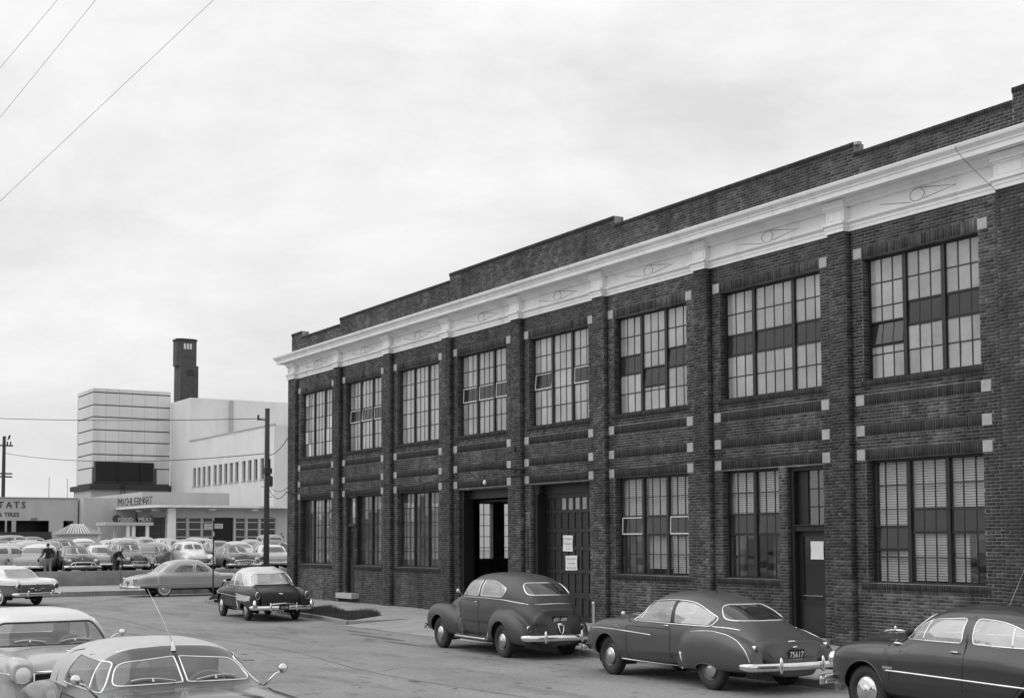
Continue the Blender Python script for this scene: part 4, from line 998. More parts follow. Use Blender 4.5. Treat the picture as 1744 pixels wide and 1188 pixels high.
steps = [(XL, 1.2, 10.83), (1.2, 4.95, 10.60), (4.95, 13.69, 10.83), (13.69, 22.95, 11.06), (22.95, 31.75, 10.83), (31.75, 35.84, 10.60), (35.84, XR, 10.83)]
for (a, b, zt) in steps:
    zone(items, (0, 0, 0), (1, 0, 0), (0, -1, 0), a, b, 9.86, zt-.12, [])
    soldier(items, (0, -.02, 0), (1, 0, 0), (0, -1, 0), a, b, zt-.115, zt, .012, 1)
# choose the 300 bricks that show largest (right-hand bays) as single objects
def bview(it):
    c = it[0]+it[1]*(it[3]+it[4])/2+np.array([0, 0, (it[5]+it[6])/2]); d = c-CAM; z = d@fw
    return 2300*(d@r2)/z+872, 594+180.3-2300*(d@u2)/z, z, c
cand = []
for i, it in enumerate(items):
    if it[0][1] > .001 or it[4]-it[3] < .19 or it[1][0] < .5: continue
    x, y, z, c = bview(it)
    if 1470 < x < 1738 and 20 < y < 1020: cand.append((z, i))
cand.sort(); single = {i for _, i in cand[:300]}
rest = [it for i, it in enumerate(items) if i not in single]
V, F, MI = brick_geometry(rest)
o = fb(meshobj('brickwork', V, F, [MATS['brick'], MATS['brick_dark']], None, False, MI)); o['kind'] = 'stuff'
bm_cache = {}
for i in sorted(single):
    it = items[i]; key = (round(it[4]-it[3], 3), round(it[6]-it[5], 3), it[8], random.randrange(3))
    if key not in bm_cache:
        loc = (np.zeros(3), it[1], it[2], 0, it[4]-it[3], 0, it[6]-it[5], it[7], it[8])
        V, F, MI = brick_geometry([loc]); bo = meshobj('brick', V, F, [MATS['brick' if it[8] == 0 else 'brick_dark']]); bm_cache[key] = bo.data; bpy.data.objects.remove(bo)
    bo = bpy.data.objects.new('brick', bm_cache[key]); col.objects.link(bo)
    bo.location = Vector(it[0]+it[1]*it[3])+Vector((0, 0, it[5])); fb(bo)
# the wall body behind the bricks (mortar)
mb = MB()
wall_holes(mb, XL, XR, -.2, 10.4, opens, lambda a, b, c, d: mb.box(a, b, 0, .32, c, d))
for (a, b) in piers: mb.box(a+.004, b-.004, -.146, .0, -.2, 8.9)
for (a, b, zt) in steps: mb.box(a, b, .001, .30, 10.4, zt-.004)
for (a, b, z0, z1) in bands:
    if z1-z0 < .18: mb.box(a, b, -.033, .0, z0+.004, z1-.004)
fb(mb.obj('wall', MATS['mortar']))
west = [(Y0, Y1, z0, z1) for (Y0, Y1) in ((1.0, 3.2), (3.9, 5.8), (6.45, 9.5), (10.1, 13.2)) for (z0, z1) in ((1.45, 3.9), (5.63, 8.2))]
mb = MB(); wall_holes(mb, .32, 14, -.2, 10.6, west, lambda a, b, c, d: mb.box(XL, XL+.3, a, b, c, d)); mb.box(XL+.3, XR-.3, 13.7, 14, -.2, 10.6)
fb(mb.obj('side_wall', MATS['mortar']))
fb(box('end_wall', XR-.3, XR-.004, .32, 14, -.2, 10.6, MATS['white_paint']))
fb(box('roof', XL+.3, XR-.3, .32, 13.7, 10.0, 10.15, MATS['roof_tar']))
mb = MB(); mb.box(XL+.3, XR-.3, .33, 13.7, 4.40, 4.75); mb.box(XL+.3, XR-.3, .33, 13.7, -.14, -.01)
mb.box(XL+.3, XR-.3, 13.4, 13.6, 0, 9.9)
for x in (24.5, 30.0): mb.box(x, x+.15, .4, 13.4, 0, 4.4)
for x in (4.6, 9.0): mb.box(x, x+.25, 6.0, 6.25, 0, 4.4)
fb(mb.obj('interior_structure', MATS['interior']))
# stone blocks
bk = {}
for (a, b, z0, z1) in blocks:
    key = (round(b-a, 3), round(z1-z0, 3))
    if key not in bk:
        o = box('stone_block', 0, b-a-.006, -.022, .02, .004, z1-z0-.004, MATS['stone']); bv = None
        bk[key] = o.data; bpy.data.objects.remove(o)
    o = bpy.data.objects.new('stone_block', bk[key]); col.objects.link(o); o.location = (a+.003, 0, z0); fb(o)
# cornice, frieze
def sweep(prof, name, m, xa=XL, xb=XR, back=12, caps=False):
    V = []; F = []
    for d, z in prof: V += [(xb+d, back, z), (xb+d, -d, z), (xa-d, -d, z), (xa-d, back, z)]
    for i in range(len(prof)-1):
        for j in range(3): F.append((i*4+j, i*4+j+1, (i+1)*4+j+1, (i+1)*4+j))
    return fb(meshobj(name, V, F, m))
cor = [(.0, 9.44), (.10, 9.44), (.10, 9.50), (.17, 9.53), (.22, 9.58), (.22, 9.60), (.46, 9.60), (.46, 9.585), (.49, 9.585), (.49, 9.69), (.515, 9.70), (.52, 9.73), (.55, 9.76), (.595, 9.80), (.61, 9.85), (.61, 9.875), (.30, 9.91), (.0, 9.94)]
sweep(cor, 'cornice', MATS['white_paint'])
sweep([(.0, 9.14), (.02, 9.14), (.02, 9.45), (0, 9.45)], 'frieze', MATS['white_paint'])
sweep([(.0, 8.90), (.045, 8.90), (.045, 8.985), (.06, 8.985), (.06, 9.04), (.09, 9.065), (.12, 9.09), (.12, 9.125), (.03, 9.145), (0, 9.145)], 'architrave', MATS['white_paint'])
for i, (a, b) in enumerate(piers):
    a2, b2 = a-.05, b+.02; mb = MB()
    mb.box(a2+.03, b2-.03, -.175, -.0, 9.13, 9.46)
    for (e, y, z0, z1) in ((.0, -.205, 8.90, 8.985), (.015, -.22, 8.985, 9.045), (.045, -.265, 9.07, 9.128), (.01, -.20, 9.40, 9.44), (.04, -.245, 9.44, 9.50), (.055, -.27, 9.50, 9.585)):
        mb.box(a2+.03-e, b2-.03+e, y, -.0, z0, z1)
    mb.prism([(-.22, 9.045), (-.265, 9.07), (0, 9.07), (0, 9.045)], a2+.0, b2-.0, lambda y, z, x: (x, y, z))
    w0, w1 = a2+.09, b2-.09
    for (p, q, r_, s_) in ((w0, w1, 9.365, 9.38), (w0, w1, 9.18, 9.195), (w0, w0+.015, 9.195, 9.365), (w1-.015, w1, 9.195, 9.365)): mb.box(p, q, -.188, -.17, r_, s_)
    fb(mb.obj('frieze_pilaster', MATS['white_paint']))
for k in range(8):
    cx = (OL[k]+OR[k])/2+.05; y = -.024; zc = 9.29; mb = MB()
    mb.tube([(cx+.19*math.cos(a), y, zc+.13*math.sin(a)) for a in np.linspace(0, 2*math.pi, 25)[:-1]], .007, 5, True)
    mb.tube([(cx+.10, y, zc+.13), (cx+1.0, y, zc-.01), (cx+.16, y, zc-.11)], .008, 4)
    mb.tube([(cx-.10, y, zc-.14), (cx-1.0, y, zc+.01)], .006, 4)
    fb(mb.obj('frieze_ornament', MATS['incised']))
# ------------------------------------------------------------------ windows
unit_pane = {}
def pane(parent, x0, x1, z0, z1, y, mname, tilt=.006):
    if mname not in unit_pane:
        o = MB().add([(0, 0, 0), (1, 0, 0), (1, 0, 1), (0, 0, 1)], [(0, 1, 2, 3)]).obj('pane', MATS[mname]); unit_pane[mname] = o.data; bpy.data.objects.remove(o)
    o = bpy.data.objects.new('pane', unit_pane[mname]); col.objects.link(o); o.parent = parent
    o.location = (x0, y, z0); o.scale = (x1-x0, 1, z1-z0); o.rotation_euler = (random.gauss(0, tilt), 0, random.gauss(0, tilt)); return o
def window(a, b, z0, z1, cols, rows, vents, gm, single, y=.205, lightv=False, name='window', nb=0, group_ratio=None, vmat='vent_glass'):
    """cols = panes per light; vents = {light: (row centre, open angle, light_frame)}"""
    root = MB(); root.box(a, b, y-.03, y+.03, z1-.05, z1-.001); root.box(a, b, y-.03, y+.03, z0+.001, z0+.04)
    root.box(a+.001, a+.05, y-.03, y+.03, z0+.04, z1-.05); root.box(b-.05, b-.001, y-.03, y+.03, z0+.04, z1-.05)
    n = len(cols); mw = .095; tot = sum(cols); W = (b-a-.10-mw*(n-1))/tot; x = a+.05; H = (z1-z0-.09)/rows; panes = []
    lights = []
    for li, c in enumerate(cols):
        xa, xb = x, x+W*c; lights.append((xa, xb))
        if li < n-1: root.box(xb, xb+mw, y-.05, y+.035, z0+.04, z1-.05)
        ventz = None
        if li in vents:
            rc = vents[li][0]; zc = z1-.05-H*(rc+.5); ventz = (zc-H*.5, zc+H*.5)
        for i in range(1, c): 
            xm = xa+W*i
            if ventz: root.box(xm-.011, xm+.011, y-.012, y+.012, z0+.04, ventz[0]); root.box(xm-.011, xm+.011, y-.012, y+.012, ventz[1], z1-.05)
            else: root.box(xm-.011, xm+.011, y-.012, y+.012, z0+.04, z1-.05)
        for r in range(rows+1):
            zz = z1-.05-H*r
            if 0 < r < rows and not (ventz and ventz[0]-.02 < zz < ventz[1]+.02):
                root.box(xa, xb, y-.014, y+.014, zz-.012, zz+.012)
        if ventz:
            for zz in ventz: root.box(xa, xb, y-.02, y+.02, zz-.016, zz+.016)
        for r in range(rows):
            p1, p0 = z1-.05-H*r, z1-.05-H*(r+1)
            segs = [(p0, p1)]
            if ventz:
                segs = [(p0, min(p1, ventz[0])), (max(p0, ventz[1]), p1)]; segs = [s for s in segs if s[1]-s[0] > .03]
            for (q0, q1) in segs:
                for i in range(c): panes.append((xa+W*i+.011, xa+W*(i+1)-.011, q0+.012, q1-.012))
        x = xb+mw
    wo = fb(root.obj(name, MATS['sash']))
    if single:
        for p in panes: pane(wo, *p, y, gm if not callable(gm) else gm(p))
    else:
        mb = MB()
        for (p, q, r_, s_) in panes:
            t1, t2 = random.gauss(0, .002), random.gauss(0, .002)
            mb.add([(p, y+t1, r_), (q, y+t2, r_), (q, y-t1, s_), (p, y-t2, s_)], [(0, 1, 2, 3)])
        g = mb.obj('glazing', MATS[gm if not callable(gm) else gm(panes[0])], wo); g['kind'] = 'stuff'
    for li, (rc, ang, lf) in vents.items():
        xa, xb = lights[li]; zc = z1-.05-H*(rc+.5); hh = H*.5-.02
        mb = MB(); t = .030 if lf else .018
        xa += .015; xb -= .015; w2 = (xb-xa)/2
        mb.box(-w2, w2, -.018, .018, hh-t, hh); mb.box(-w2, w2, -.018, .018, -hh, -hh+t); mb.box(-w2, -w2+t, -.018, .018, -hh+t, hh-t); mb.box(w2-t, w2, -.018, .018, -hh+t, hh-t)
        v = mb.obj('vent_sash', MATS['sash_light' if lf else 'sash'], wo); v.location = ((xa+xb)/2, y, zc); v.rotation_euler = (-R(ang), 0, 0)
        mb = MB()
        nn = cols[li]
        for i in range(1, nn): xx = -w2+2*w2*i/nn; mb.box(xx-.010, xx+.010, -.01, .01, -hh+t, hh-t)
        mb.m = 1; mb.box(-w2+t, w2-t, -.003, .003, -hh+t, hh-t)
        g = mb.obj('vent_glass', [MATS['sash'], MATS[vmat]], None); g.parent = wo; g.location = v.location; g.rotation_euler = v.rotation_euler
    return wo, lights, H
V_ = {0: {}, 1: {0: (2, 2, 1), 1: (2, 6, 1), 2: (2, 1.5, 1)}, 2: {}, 3: {0: (2, 1.5, 1), 1: (2, 2.5, 1), 2: (2, 2, 1)}, 4: {0: (2, 5, 1), 2: (2, 2, 1)},
      5: {0: (2, 2, 0), 1: (2.8, 4, 0), 2: (2, 4, 0)}, 6: {0: (2, 1.5, 0), 1: (2, 2, 0), 2: (2, 1.5, 0)}, 7: {0: (2.65, 8, 0), 1: (2, 2.5, 0), 2: (2, 2, 0)}}
for k in range(8):
    cols = (3, 4, 3) if k == 6 else (3, 3, 3)
    gm = 'pane_sky'
    if k == 0: gm = lambda p: 'pane_daylit' if (p[0] > 3.1 and p[3] < 7.6 and random.random() < .7) or (p[0] < 1.6 and random.random() < .4) else 'pane_sky'
    window(OL[k], OR[k], ZU0, ZU1, cols, 5, V_[k], gm, k >= 5 or k == 0)
def lowg(p): return 'pane_clear'
def blinds(wo, xa, xb, z0, z1, y=.29, pitch=.052, ang=58):
    mb = MB(); z = z0
    c, s = math.cos(R(ang)), math.sin(R(ang))
    while z < z1: mb.obox(((xa+xb)/2, y, z), ((xb-xa)/2, 0, 0), (0, .024*c, .024*s), (0, .001, .001)); z += pitch
    for x in (xa+.15, xb-.15): mb.box(x-.004, x+.004, y-.03, y-.027, z0, z1)
    o = mb.obj('venetian_blind', MATS['blind'], wo); o['kind'] = 'stuff'; return o
window(OL[0], OR[0], ZL0, ZL1, (3, 3, 3), 5, {}, 'pane_dusty', False)
window(6.42, OR[1], ZL0, ZL1, (3, 3), 5, {}, 'pane_dusty', False)
window(OL[2], OR[2], ZL0, ZL1, (3, 3, 3), 5, {}, 'pane_dusty', False)
w5, l5, _ = window(OL[5], OR[5], ZL0, ZL1, (3, 3, 3), 5, {0: (2, 2, 1), 1: (2, 1, 0), 2: (2, 1.5, 1)}, 'pane_clear', True)
w6, l6, _ = window(OL[6], 29.24, ZL0, 3.92, (3, 3), 5, {0: (2, 1, 0), 1: (2, 1.5, 0)}, 'pane_clear', True)
w7, l7, _ = window(OL[7], OR[7], ZL0, ZL1, (3, 3, 3), 5, {0: (2.7, 3, 0), 1: (2, 1, 0), 2: (2, 1, 0)}, 'pane_clear', True)
blinds(w5, l5[0][0], l5[0][1], 2.9, 3.85); blinds(w5, l5[1][0], l5[1][1], 1.55, 3.85, .33); blinds(w5, l5[2][0], l5[2][1], 1.45, 3.85)
blinds(w6, l6[0][0], l6[0][1], 2.75, 3.85); blinds(w6, l6[1][0], l6[1][1], 2.9, 3.85)
blinds(w7, l7[0][0]+.05, l7[0][1], 1.42, 3.86); blinds(w7, l7[1][0], l7[1][1], 1.45, 3.86); blinds(w7, l7[2][0], l7[2][1], 2.72, 3.86); blinds(w7, l7[2][0], l7[2][0]+.35, 1.45, 2.7)
for wo, x0, x1, z0, z1 in ((w5, l5[0][0]+.1, l5[0][1]-.1, 1.4, 2.9), (w6, l6[0][0], l6[0][0]+.25, 1.4, 3.8), (w7, l7[0][0], l7[0][0]+.25, 1.4, 3.8), (w6, l6[1][0]+.3, l6[1][1], 1.4, 2.6), (w7, l7[2][0]+.4, l7[2][1], 2.0, 2.7)):
    n = 24; V = []; 
    for i in range(n+1):
        x = x0+(x1-x0)*i/n; y = .40+.03*math.sin(i*1.9)
        V += [(x, y, z0), (x, y, z1)]
    meshobj('curtain', V, [(2*i, 2*i+2, 2*i+3, 2*i+1) for i in range(n)], MATS['curtain'], wo, True)
# west wall windows seen through the building
for (Y0, Y1, z0, z1) in west:
    mb = MB(); n = int((Y1-Y0)/.34)
    for i in range(n+1):
        yy = Y0+(Y1-Y0)*i/n; t = .045 if i % 3 == 0 else .012; mb.box(XL+.13, XL+.17, max(Y0, yy-t), min(Y1, yy+t), z0, z1)
    for i in range(6):
        zz = z0+(z1-z0)*i/5; mb.box(XL+.135, XL+.165, Y0, Y1, max(z0, zz-.014), min(z1, zz+.014))
    fb(mb.obj('side_window', MATS['sash']))
# ------------------------------------------------------------------ doors
# open vehicle door, bay 4
mb = MB(); mb.box(14.25, 17.33, .32, .5, 3.60, 3.88); mb.box(14.25, 14.42, .10, .45, -.1, 3.88); mb.box(17.2, 17.33, .10, .45, -.1, 3.88); fb(mb.obj('door_frame', MATS['door_dark']))
mb = MB()
for i in range(5): mb.box(14.35, 17.2, .6+i*.62, 1.18+i*.62, 3.50, 3.55)
fb(mb.obj('overhead_door', MATS['door_dark']))
# panelled vehicle door, bay 5
mb = MB(); mb.box(18.60, 21.68, .42, .6, 3.62, 3.90); mb.box(18.60, 18.80, .12, .5, -.1, 3.62); mb.box(21.60, 21.68, .12, .5, -.1, 3.62); fb(mb.obj('door_frame', MATS['door_dark']))
mb = MB(); mb.box(18.80, 21.60, .50, .54, 0, 3.62)
ncol, rowz = 8, [(.10, .62), (.78, 1.32), (1.44, 1.98), (2.10, 2.50), (2.60, 3.06), (3.14, 3.50)]
cw = (21.60-18.80)/ncol
rails = [0]+[z for r_ in rowz for z in r_]+[3.62]
for j in range(0, len(rails), 2): mb.box(18.80, 21.60, .455, .50, rails[j], rails[j+1])
for (z0, z1) in rowz:
    for i in range(ncol+1): xx = 18.80+cw*i; mb.box(max(18.80, xx-.045), min(21.60, xx+.045), .457, .50, z0, z1)
gd = fb(mb.obj('garage_door', MATS['door_panel']))
for j, (z0, z1) in enumerate(rowz):
    for i in range(ncol):
        xa, xb = 18.80+cw*i+.06, 18.80+cw*(i+1)-.06
        lit = j == 5 and i >= 2
        o = MB().box(xa, xb, .482, .498, z0+.012, z1-.012).obj('door_pane' if lit else 'panel', MATS['door_light' if lit else 'door_panel'], gd)
def notice(name, x, z, w, h, lines, y, label, tilt=0, size=.08):
    mb = MB(); n = 8; V = []
    for j in range(n+1):
        for i in range(n+1):
            u, v = i/n-.5, j/n-.5; V.append((u*w, -.004-.010*abs(u)**2*4-.006*math.sin(v*5+u*3), v*h))
    F = [(j*(n+1)+i, j*(n+1)+i+1, (j+1)*(n+1)+i+1, (j+1)*(n+1)+i) for j in range(n) for i in range(n)]
    mb.add(V, F); mb.add([(a, b+.0025, c) for a, b, c in V], [f[::-1] for f in F])
    o = mb.obj(name, MATS['paper'], None, True); o.location = (x, y, z); o.rotation_euler = (0, tilt, 0)
    for k, (s_, sz) in enumerate(lines):
        lettering(s_, sz, (0, -.024, h*.5-(k+.75)*h/(len(lines)+.3)), (R(90), 0, 0), MATS['faded_ink'], o)
    tag(o, label, 'notice'); return o
mat('faded_ink', .16, .8)
notice('paper_notice', 19.93, 2.18, .50, .46, [('NO PARKING', .075), ('THIS DOOR', .075), ('IN USE', .05)], .448, 'upper white paper notice pinned on the dark panelled garage door', .02)
notice('paper_notice', 20.10, 1.62, .60, .42, [('DO NOT BLOCK', .068), ('THIS DOOR', .07), ('DRIVE AROUND', .068)], .448, 'lower white paper notice with three typed lines on the garage door', -.02)
# man door, bay 2, with transom
mb = MB(); mb.box(5.50, 5.60, .08, .2, .32, ZL1); mb.box(6.30, 6.42, .08, .2, .32, ZL1); mb.box(5.60, 6.30, .08, .2, 2.80, 2.92); mb.box(5.60, 6.30, .08, .2, 3.86, ZL1); fb(mb.obj('door_frame', MATS['door_dark']))
dd = fb(box('man_door', 5.60, 6.30, .16, .20, .33, 2.80, MATS['door_panel'])); box('panel', 5.70, 6.20, .145, .16, .5, 1.3, MATS['door_dark'], dd); box('door_pane', 5.72, 6.18, .148, .16, 1.6, 2.6, MATS['dark_glass'], dd)
fb(box('transom_pane', 5.60, 6.30, .14, .144, 2.92, 3.86, MATS['pane_clear']))
fb(box('door_step', 5.30, 6.72, -.30, -.0, .14, .33, MATS['stone']))
# office door, bay 7
mb = MB(); mb.box(29.50, 29.62, .10, .34, .10, 3.90); mb.box(30.56, 30.66, .10, .34, .10, 3.90); mb.box(29.62, 30.56, .12, .32, 2.46, 2.58); mb.box(29.62, 30.56, .10, .34, 3.82, 3.90); mb.box(29.62, 30.56, .06, .34, 2.58, 2.60)
mb.box(29.62, 29.95, .22, .28, 2.60, 3.82)
for z in (3.0, 3.4): mb.box(29.95, 30.56, .24, .27, z-.012, z+.012)
mb.box(30.24, 30.265, .24, .27, 2.60, 3.82); fb(mb.obj('door_frame', MATS['door_dark']))
fb(box('transom_pane', 29.95, 30.56, .252, .256, 2.60, 3.82, MATS['pane_clear']))
mb = MB(); mb.box(29.62, 30.56, .24, .285, .12, .92); mb.box(29.62, 29.74, .24, .285, .92, 2.46); mb.box(30.44, 30.56, .24, .285, .92, 2.46); mb.box(29.74, 30.44, .24, .285, 2.34, 2.46)
od = fb(mb.obj('office_door', MATS['door_dark'])); box('door_pane', 29.74, 30.44, .262, .266, .92, 2.34, MATS['dark_glass'], od); box('kick_panel', 29.74, 30.44, .228, .24, .22, .80, MATS['door_panel'], od)
mb = MB(); mb.tube([(29.80, .235, 1.02), (29.80, .19, 1.02), (30.40, .19, 1.02), (30.40, .235, 1.02)], .012, 6); mb.obj('push_bar', MATS['dull_chrome'], od)
notice('paper_notice', 30.20, 2.03, .40, .40, [], .236, 'blank white paper notice on the glass of the office door')
fb(box('door_step', 29.40, 30.80, -.35, -.002, .0, .10, MATS['stone']))
# rough scarred brick jambs (white edged repairs) beside the panelled door
for zb in (1.02, 2.72):
    mb = MB()
    for i in range(6): mb.box(18.40, 18.57, -.020, -.006, zb+i*.068, zb+i*.068+.012)
    fb(mb.obj('mortar_scar', MATS['stone']))
fb(box('plank_repair', 18.44, 18.50, -.03, -.005, 1.45, 2.6, MATS['wood_pole']))
# broken coping at the step of the parapet
mb = MB()
for i in range(7): mb.obox((31.62+i*.03, .05+.04*(i % 3), 10.81+.012*(i % 2)), (.035, .01, 0), (0, .05, .01), (0, 0, .03))
fb(mb.obj('broken_coping', MATS['stone']))
# bracket lamp and its bulb
BL = empty('bracket_lamp', (18.0, -.16, 4.4), 0, 'black iron bracket with a bare hanging bulb above the open garage bay', 'lamp')
mb = MB(); mb.tube([(0, 0, 0), (0, -1.15, 0)], .022, 6); mb.tube([(0, 0, .60), (0, -1.0, .03)], .012, 5); mb.tube([(0, -.04, .0), (.75, -.04, .0)], .02, 5); mb.box(-.05, .05, -.04, 0, -.07, .07); mb.box(-.05, .05, -.04, 0, .53, .67)
mb.tube([(0, -1.1, .03), (0, -1.15, .03), (0, -1.15, .05)], .03, 6); mb.obj('bracket', MATS['iron'], BL)
mb = MB(); mb.tube([(0, -1.05, 0), (0, -1.05, -.28)], .012, 5); mb.tube([(0, -1.05, -.26), (0, -1.05, -.34)], .03, 8); mb.obj('lamp_holder', MATS['iron'], BL)
mb = MB(); mb.lathe([(.02, .0), (.035, -.04), (.055, -.09), (.05, -.13), (.03, -.155), (.001, -.16)], (0, -1.05, -.33), 'z', 12); mb.obj('bulb', MATS['lamp_white'], BL, True)
# cable along the wall
pts = [(.1, 4.27), (2.2, 4.12), (3.54, 4.11), (5.1, 4.23), (7.08, 4.10), (8.77, 4.19), (9.6, 4.24), (11.26, 4.12), (13.88, 4.23), (15.1, 4.13), (16.47, 4.09), (18.1, 4.20), (20.1, 4.07), (21.28, 4.1), (22.5, 4.20), (24.3, 4.11), (25.6, 4.16), (26.9, 4.22), (28.4, 4.15), (29.66, 4.20), (30.5, 4.18), (30.78, 4.10), (30.8, 3.92)]
o = MB().tube(catmull([(x, -.19, z) for x, z in pts], 5), .016, 5).obj('wall_cable', MATS['cable_black']); tag(o, 'black cable sagging along the brick wall between the two storeys', 'cable')
mb = MB(); mb.tube(catmull([(34.88, -.03, 9.97), (35.02, -.66, 9.78), (35.3, -.45, 9.3), (35.62, -.22, 8.85)], 6), .005, 4); mb.tube([(35.62, -.19, 8.85), (35.62, -.18, 8.2)], .005, 4)
tag(mb.obj('hanging_wire', MATS['cable_black']), 'thin wire hanging over the white cornice at the right end', 'wire')
o = MB().tube([(22.9, -.75, 0), (22.9, -.75, .58)], .04, 8).lathe([(.045, 0), (.05, .03), (.03, .07), (.001, .08)], (22.9, -.75, .58), 'z', 10).obj('iron_post', MATS['dull_chrome']); tag(o, 'short iron guard post beside the panelled garage door', 'post')
# ------------------------------------------------------------------ ground
def struct(o): o['kind'] = 'structure'; return o
mb = MB(); mb.box(-700, 400, -400, 700, -.6, -.12); struct(mb.obj('road', MATS['road']))
kerb = [(60, -6.2), (36.5, -5.55), (27.0, -5.25), (26.4, -5.22)]
kerb2 = [(16.9, -5.15), (14.0, -4.72), (10.0, -4.42), (6.0, -4.25), (3.0, -4.12), (.8, -3.85), (-.7, -3.2), (-1.7, -2.2), (-2.1, -1.0), (-2.2, 2), (-2.2, 40)]
def ribbon(name, P, wd, z0, z1, m, piece=None):
    """kerb: stones of given length along a polyline, set to the left of travel"""
    P = [np.array(p, float) for p in P]; out = []
    for a, b in zip(P[:-1], P[1:]):
        L = np.linalg.norm(b-a); n = max(1, int(round(L/1.8))); d = (b-a)/L
        for i in range(n): out.append((a+(b-a)*i/n, a+(b-a)*(i+1)/n, d))
    return out
def kerbs(P):
    base = None
    for (a, b, d) in ribbon('kerb', P, .15, 0, 0, None):
        nrm = np.array([-d[1], d[0]]); g = d*.006
        if nrm[1] < 0 and abs(nrm[1]) > .3: nrm = -nrm
        if abs(nrm[1]) <= .3: nrm = np.array([1., 0])
        a2, b2 = a+g, b-g; q = [a2, b2, b2+nrm*.15, a2+nrm*.15]
        mb = MB(); V = [(p[0], p[1], -.2) for p in q]+[(p[0], p[1], .004) for p in q]
        mb.add(V, [(0, 3, 2, 1), (4, 5, 6, 7), (0, 1, 5, 4), (1, 2, 6, 5), (2, 3, 7, 6), (3, 0, 4, 7)])
        o = mb.obj('kerb', MATS['kerbstone'])
        bv = o.modifiers.new('b', 'BEVEL'); bv.width = .02; bv.segments = 2
        struct(o)
kerbs(kerb2[:9]); kerbs(kerb[1:])
# pavement: slabs
pv = struct(empty('pavement', (0, 0, 0)))
def poly_slab(name, P, z0, z1, m, parent=None):
    n = len(P); V = [(x, y, z0) for x, y in P]+[(x, y, z1) for x, y in P]
    return meshobj(name, V, [tuple(range(n))[::-1], tuple(range(n, 2*n))]+[(i, (i+1) % n, n+(i+1) % n, n+i) for i in range(n)], m, parent)
for i in range(26):
    x = -1.6+i*1.5
    if x > 37: break
    for j, (ya, yb) in enumerate(((-1.46, .0), (-2.95, -1.475))):
        poly_slab('paving_slab', [(x+.008, ya), (x+1.492, ya), (x+1.492, yb), (x+.008, yb)], -.18, 0+random.uniform(-.003, .003), MATS['pavement'], pv)
# apron of the driveway, ramps down to the road
def ramp(name, x0, x1, y0, y1, z0, z1, m, f0=0, f1=0, n=8):
    V = []; F = []
    for j in range(n+1):
        t = j/n; yy = y0+(y1-y0)*t; zz = z0+(z1-z0)*t
        V += [(x0+f0*(1-t), yy, zz), (x1+f1*(1-t), yy, zz)]
    for j in range(n): F.append((2*j, 2*j+1, 2*j+3, 2*j+2))
    return meshobj(name, V, F, m)
for i in range(5):
    xa = 16.95+i*1.9; o = ramp('driveway', xa+.01, xa+1.89, -5.35, -2.96, -.112, .004, MATS['pavement'], 0, 0); struct(o)
o = poly_slab('driveway', [(14.9, -2.96), (16.96, -5.1), (16.96, -2.96)], -.2, .003, MATS['pavement']); struct(o)
struct(poly_slab('pavement_strip', [(26.45, -5.06), (36.5, -5.38), (60, -6.0), (60, -2.96), (26.45, -2.96)], -.2, -.004, MATS['pavement']))
# grass verge
vp = [(14.7, -3.0), (15.1, -3.2), (14.2, -4.62), (10.0, -4.27), (6.0, -4.10), (3.0, -3.97), (.9, -3.7), (-.5, -3.1), (-.6, -3.0)]
struct(poly_slab('verge', vp, -.2, .0, MATS['soil']))
def blades(n, P, h0, h1, name, label=None, z=0.):
    xs = [p[0] for p in P]; ys = [p[1] for p in P]; a = RNG.uniform(min(xs), max(xs), n*3); b = RNG.uniform(min(ys), max(ys), n*3)
    m = inpoly(a, b, P); a, b = a[m][:n], b[m][:n]; n = len(a); h = RNG.uniform(h0, h1, n)*(.7+.5*np.sin(a*2.1)*np.cos(b*3)); th = RNG.uniform(0, 6.28, n); w_ = .006
    lx, ly = RNG.normal(0, .03, n), RNG.normal(0, .03, n)
    V = np.stack([np.stack([a-np.cos(th)*w_, b-np.sin(th)*w_, np.full(n, z)], 1), np.stack([a+np.cos(th)*w_, b+np.sin(th)*w_, np.full(n, z)], 1), np.stack([a+lx, b+ly, z+h], 1)], 1).reshape(-1, 3)
    return meshobj(name, V, np.arange(3*n).reshape(-1, 3), MATS['grass'])
g = blades(38000, vp, .07, .20, 'grass'); g['kind'] = 'stuff'
g = blades(2500, [(x, y) for x, y in ((0, -.16), (36, -.16), (36, -.34), (0, -.34))], .01, .06, 'weeds', z=.0); g['kind'] = 'stuff'
# tar patches and cracks in the road
mb = MB()
for (cx, cy, rx, ry) in ((19.6, -6.05, .9, .10), (21.6, -6.5, 1.6, .16), (24.0, -6.9, 1.0, .12)):
    P = [(cx+rx*math.cos(a)*random.uniform(.8, 1.1), cy+ry*math.sin(a)*random.uniform(.6, 1.2)) for a in np.linspace(0, 2*math.pi, 22)[:-1]]
    mb.add([(x, y, -.116) for x, y in P], [tuple(range(len(P)))])
struct(mb.obj('tar_patch', MATS['patch']))
def crack(P, wd, name='road_crack'):
    Q = catmull(P, 10); V = []
    for i, (x, y) in enumerate(Q):
        jx, jy = random.gauss(0, .025), random.gauss(0, .025); w_ = wd*random.uniform(.4, 1.3)
        V += [(x+jx-w_*.3, y+jy-w_, -.1165), (x+jx+w_*.3, y+jy+w_, -.1165)]
    struct(meshobj(name, V, [(2*i, 2*i+1, 2*i+3, 2*i+2) for i in range(len(Q)-1)], MATS['patch']))
crack([(44, -10.6), (36, -10.2), (30, -10.5), (24, -9.9), (17, -10.2), (10, -9.8), (2, -10.1)], .014)
crack([(30, -8.2), (29.2, -9.4), (29.8, -10.8), (29.0, -12.5), (29.5, -14.5)], .012)
crack([(20, -7.0), (19.4, -8.6), (20.2, -10.4), (19.5, -12.4)], .012)
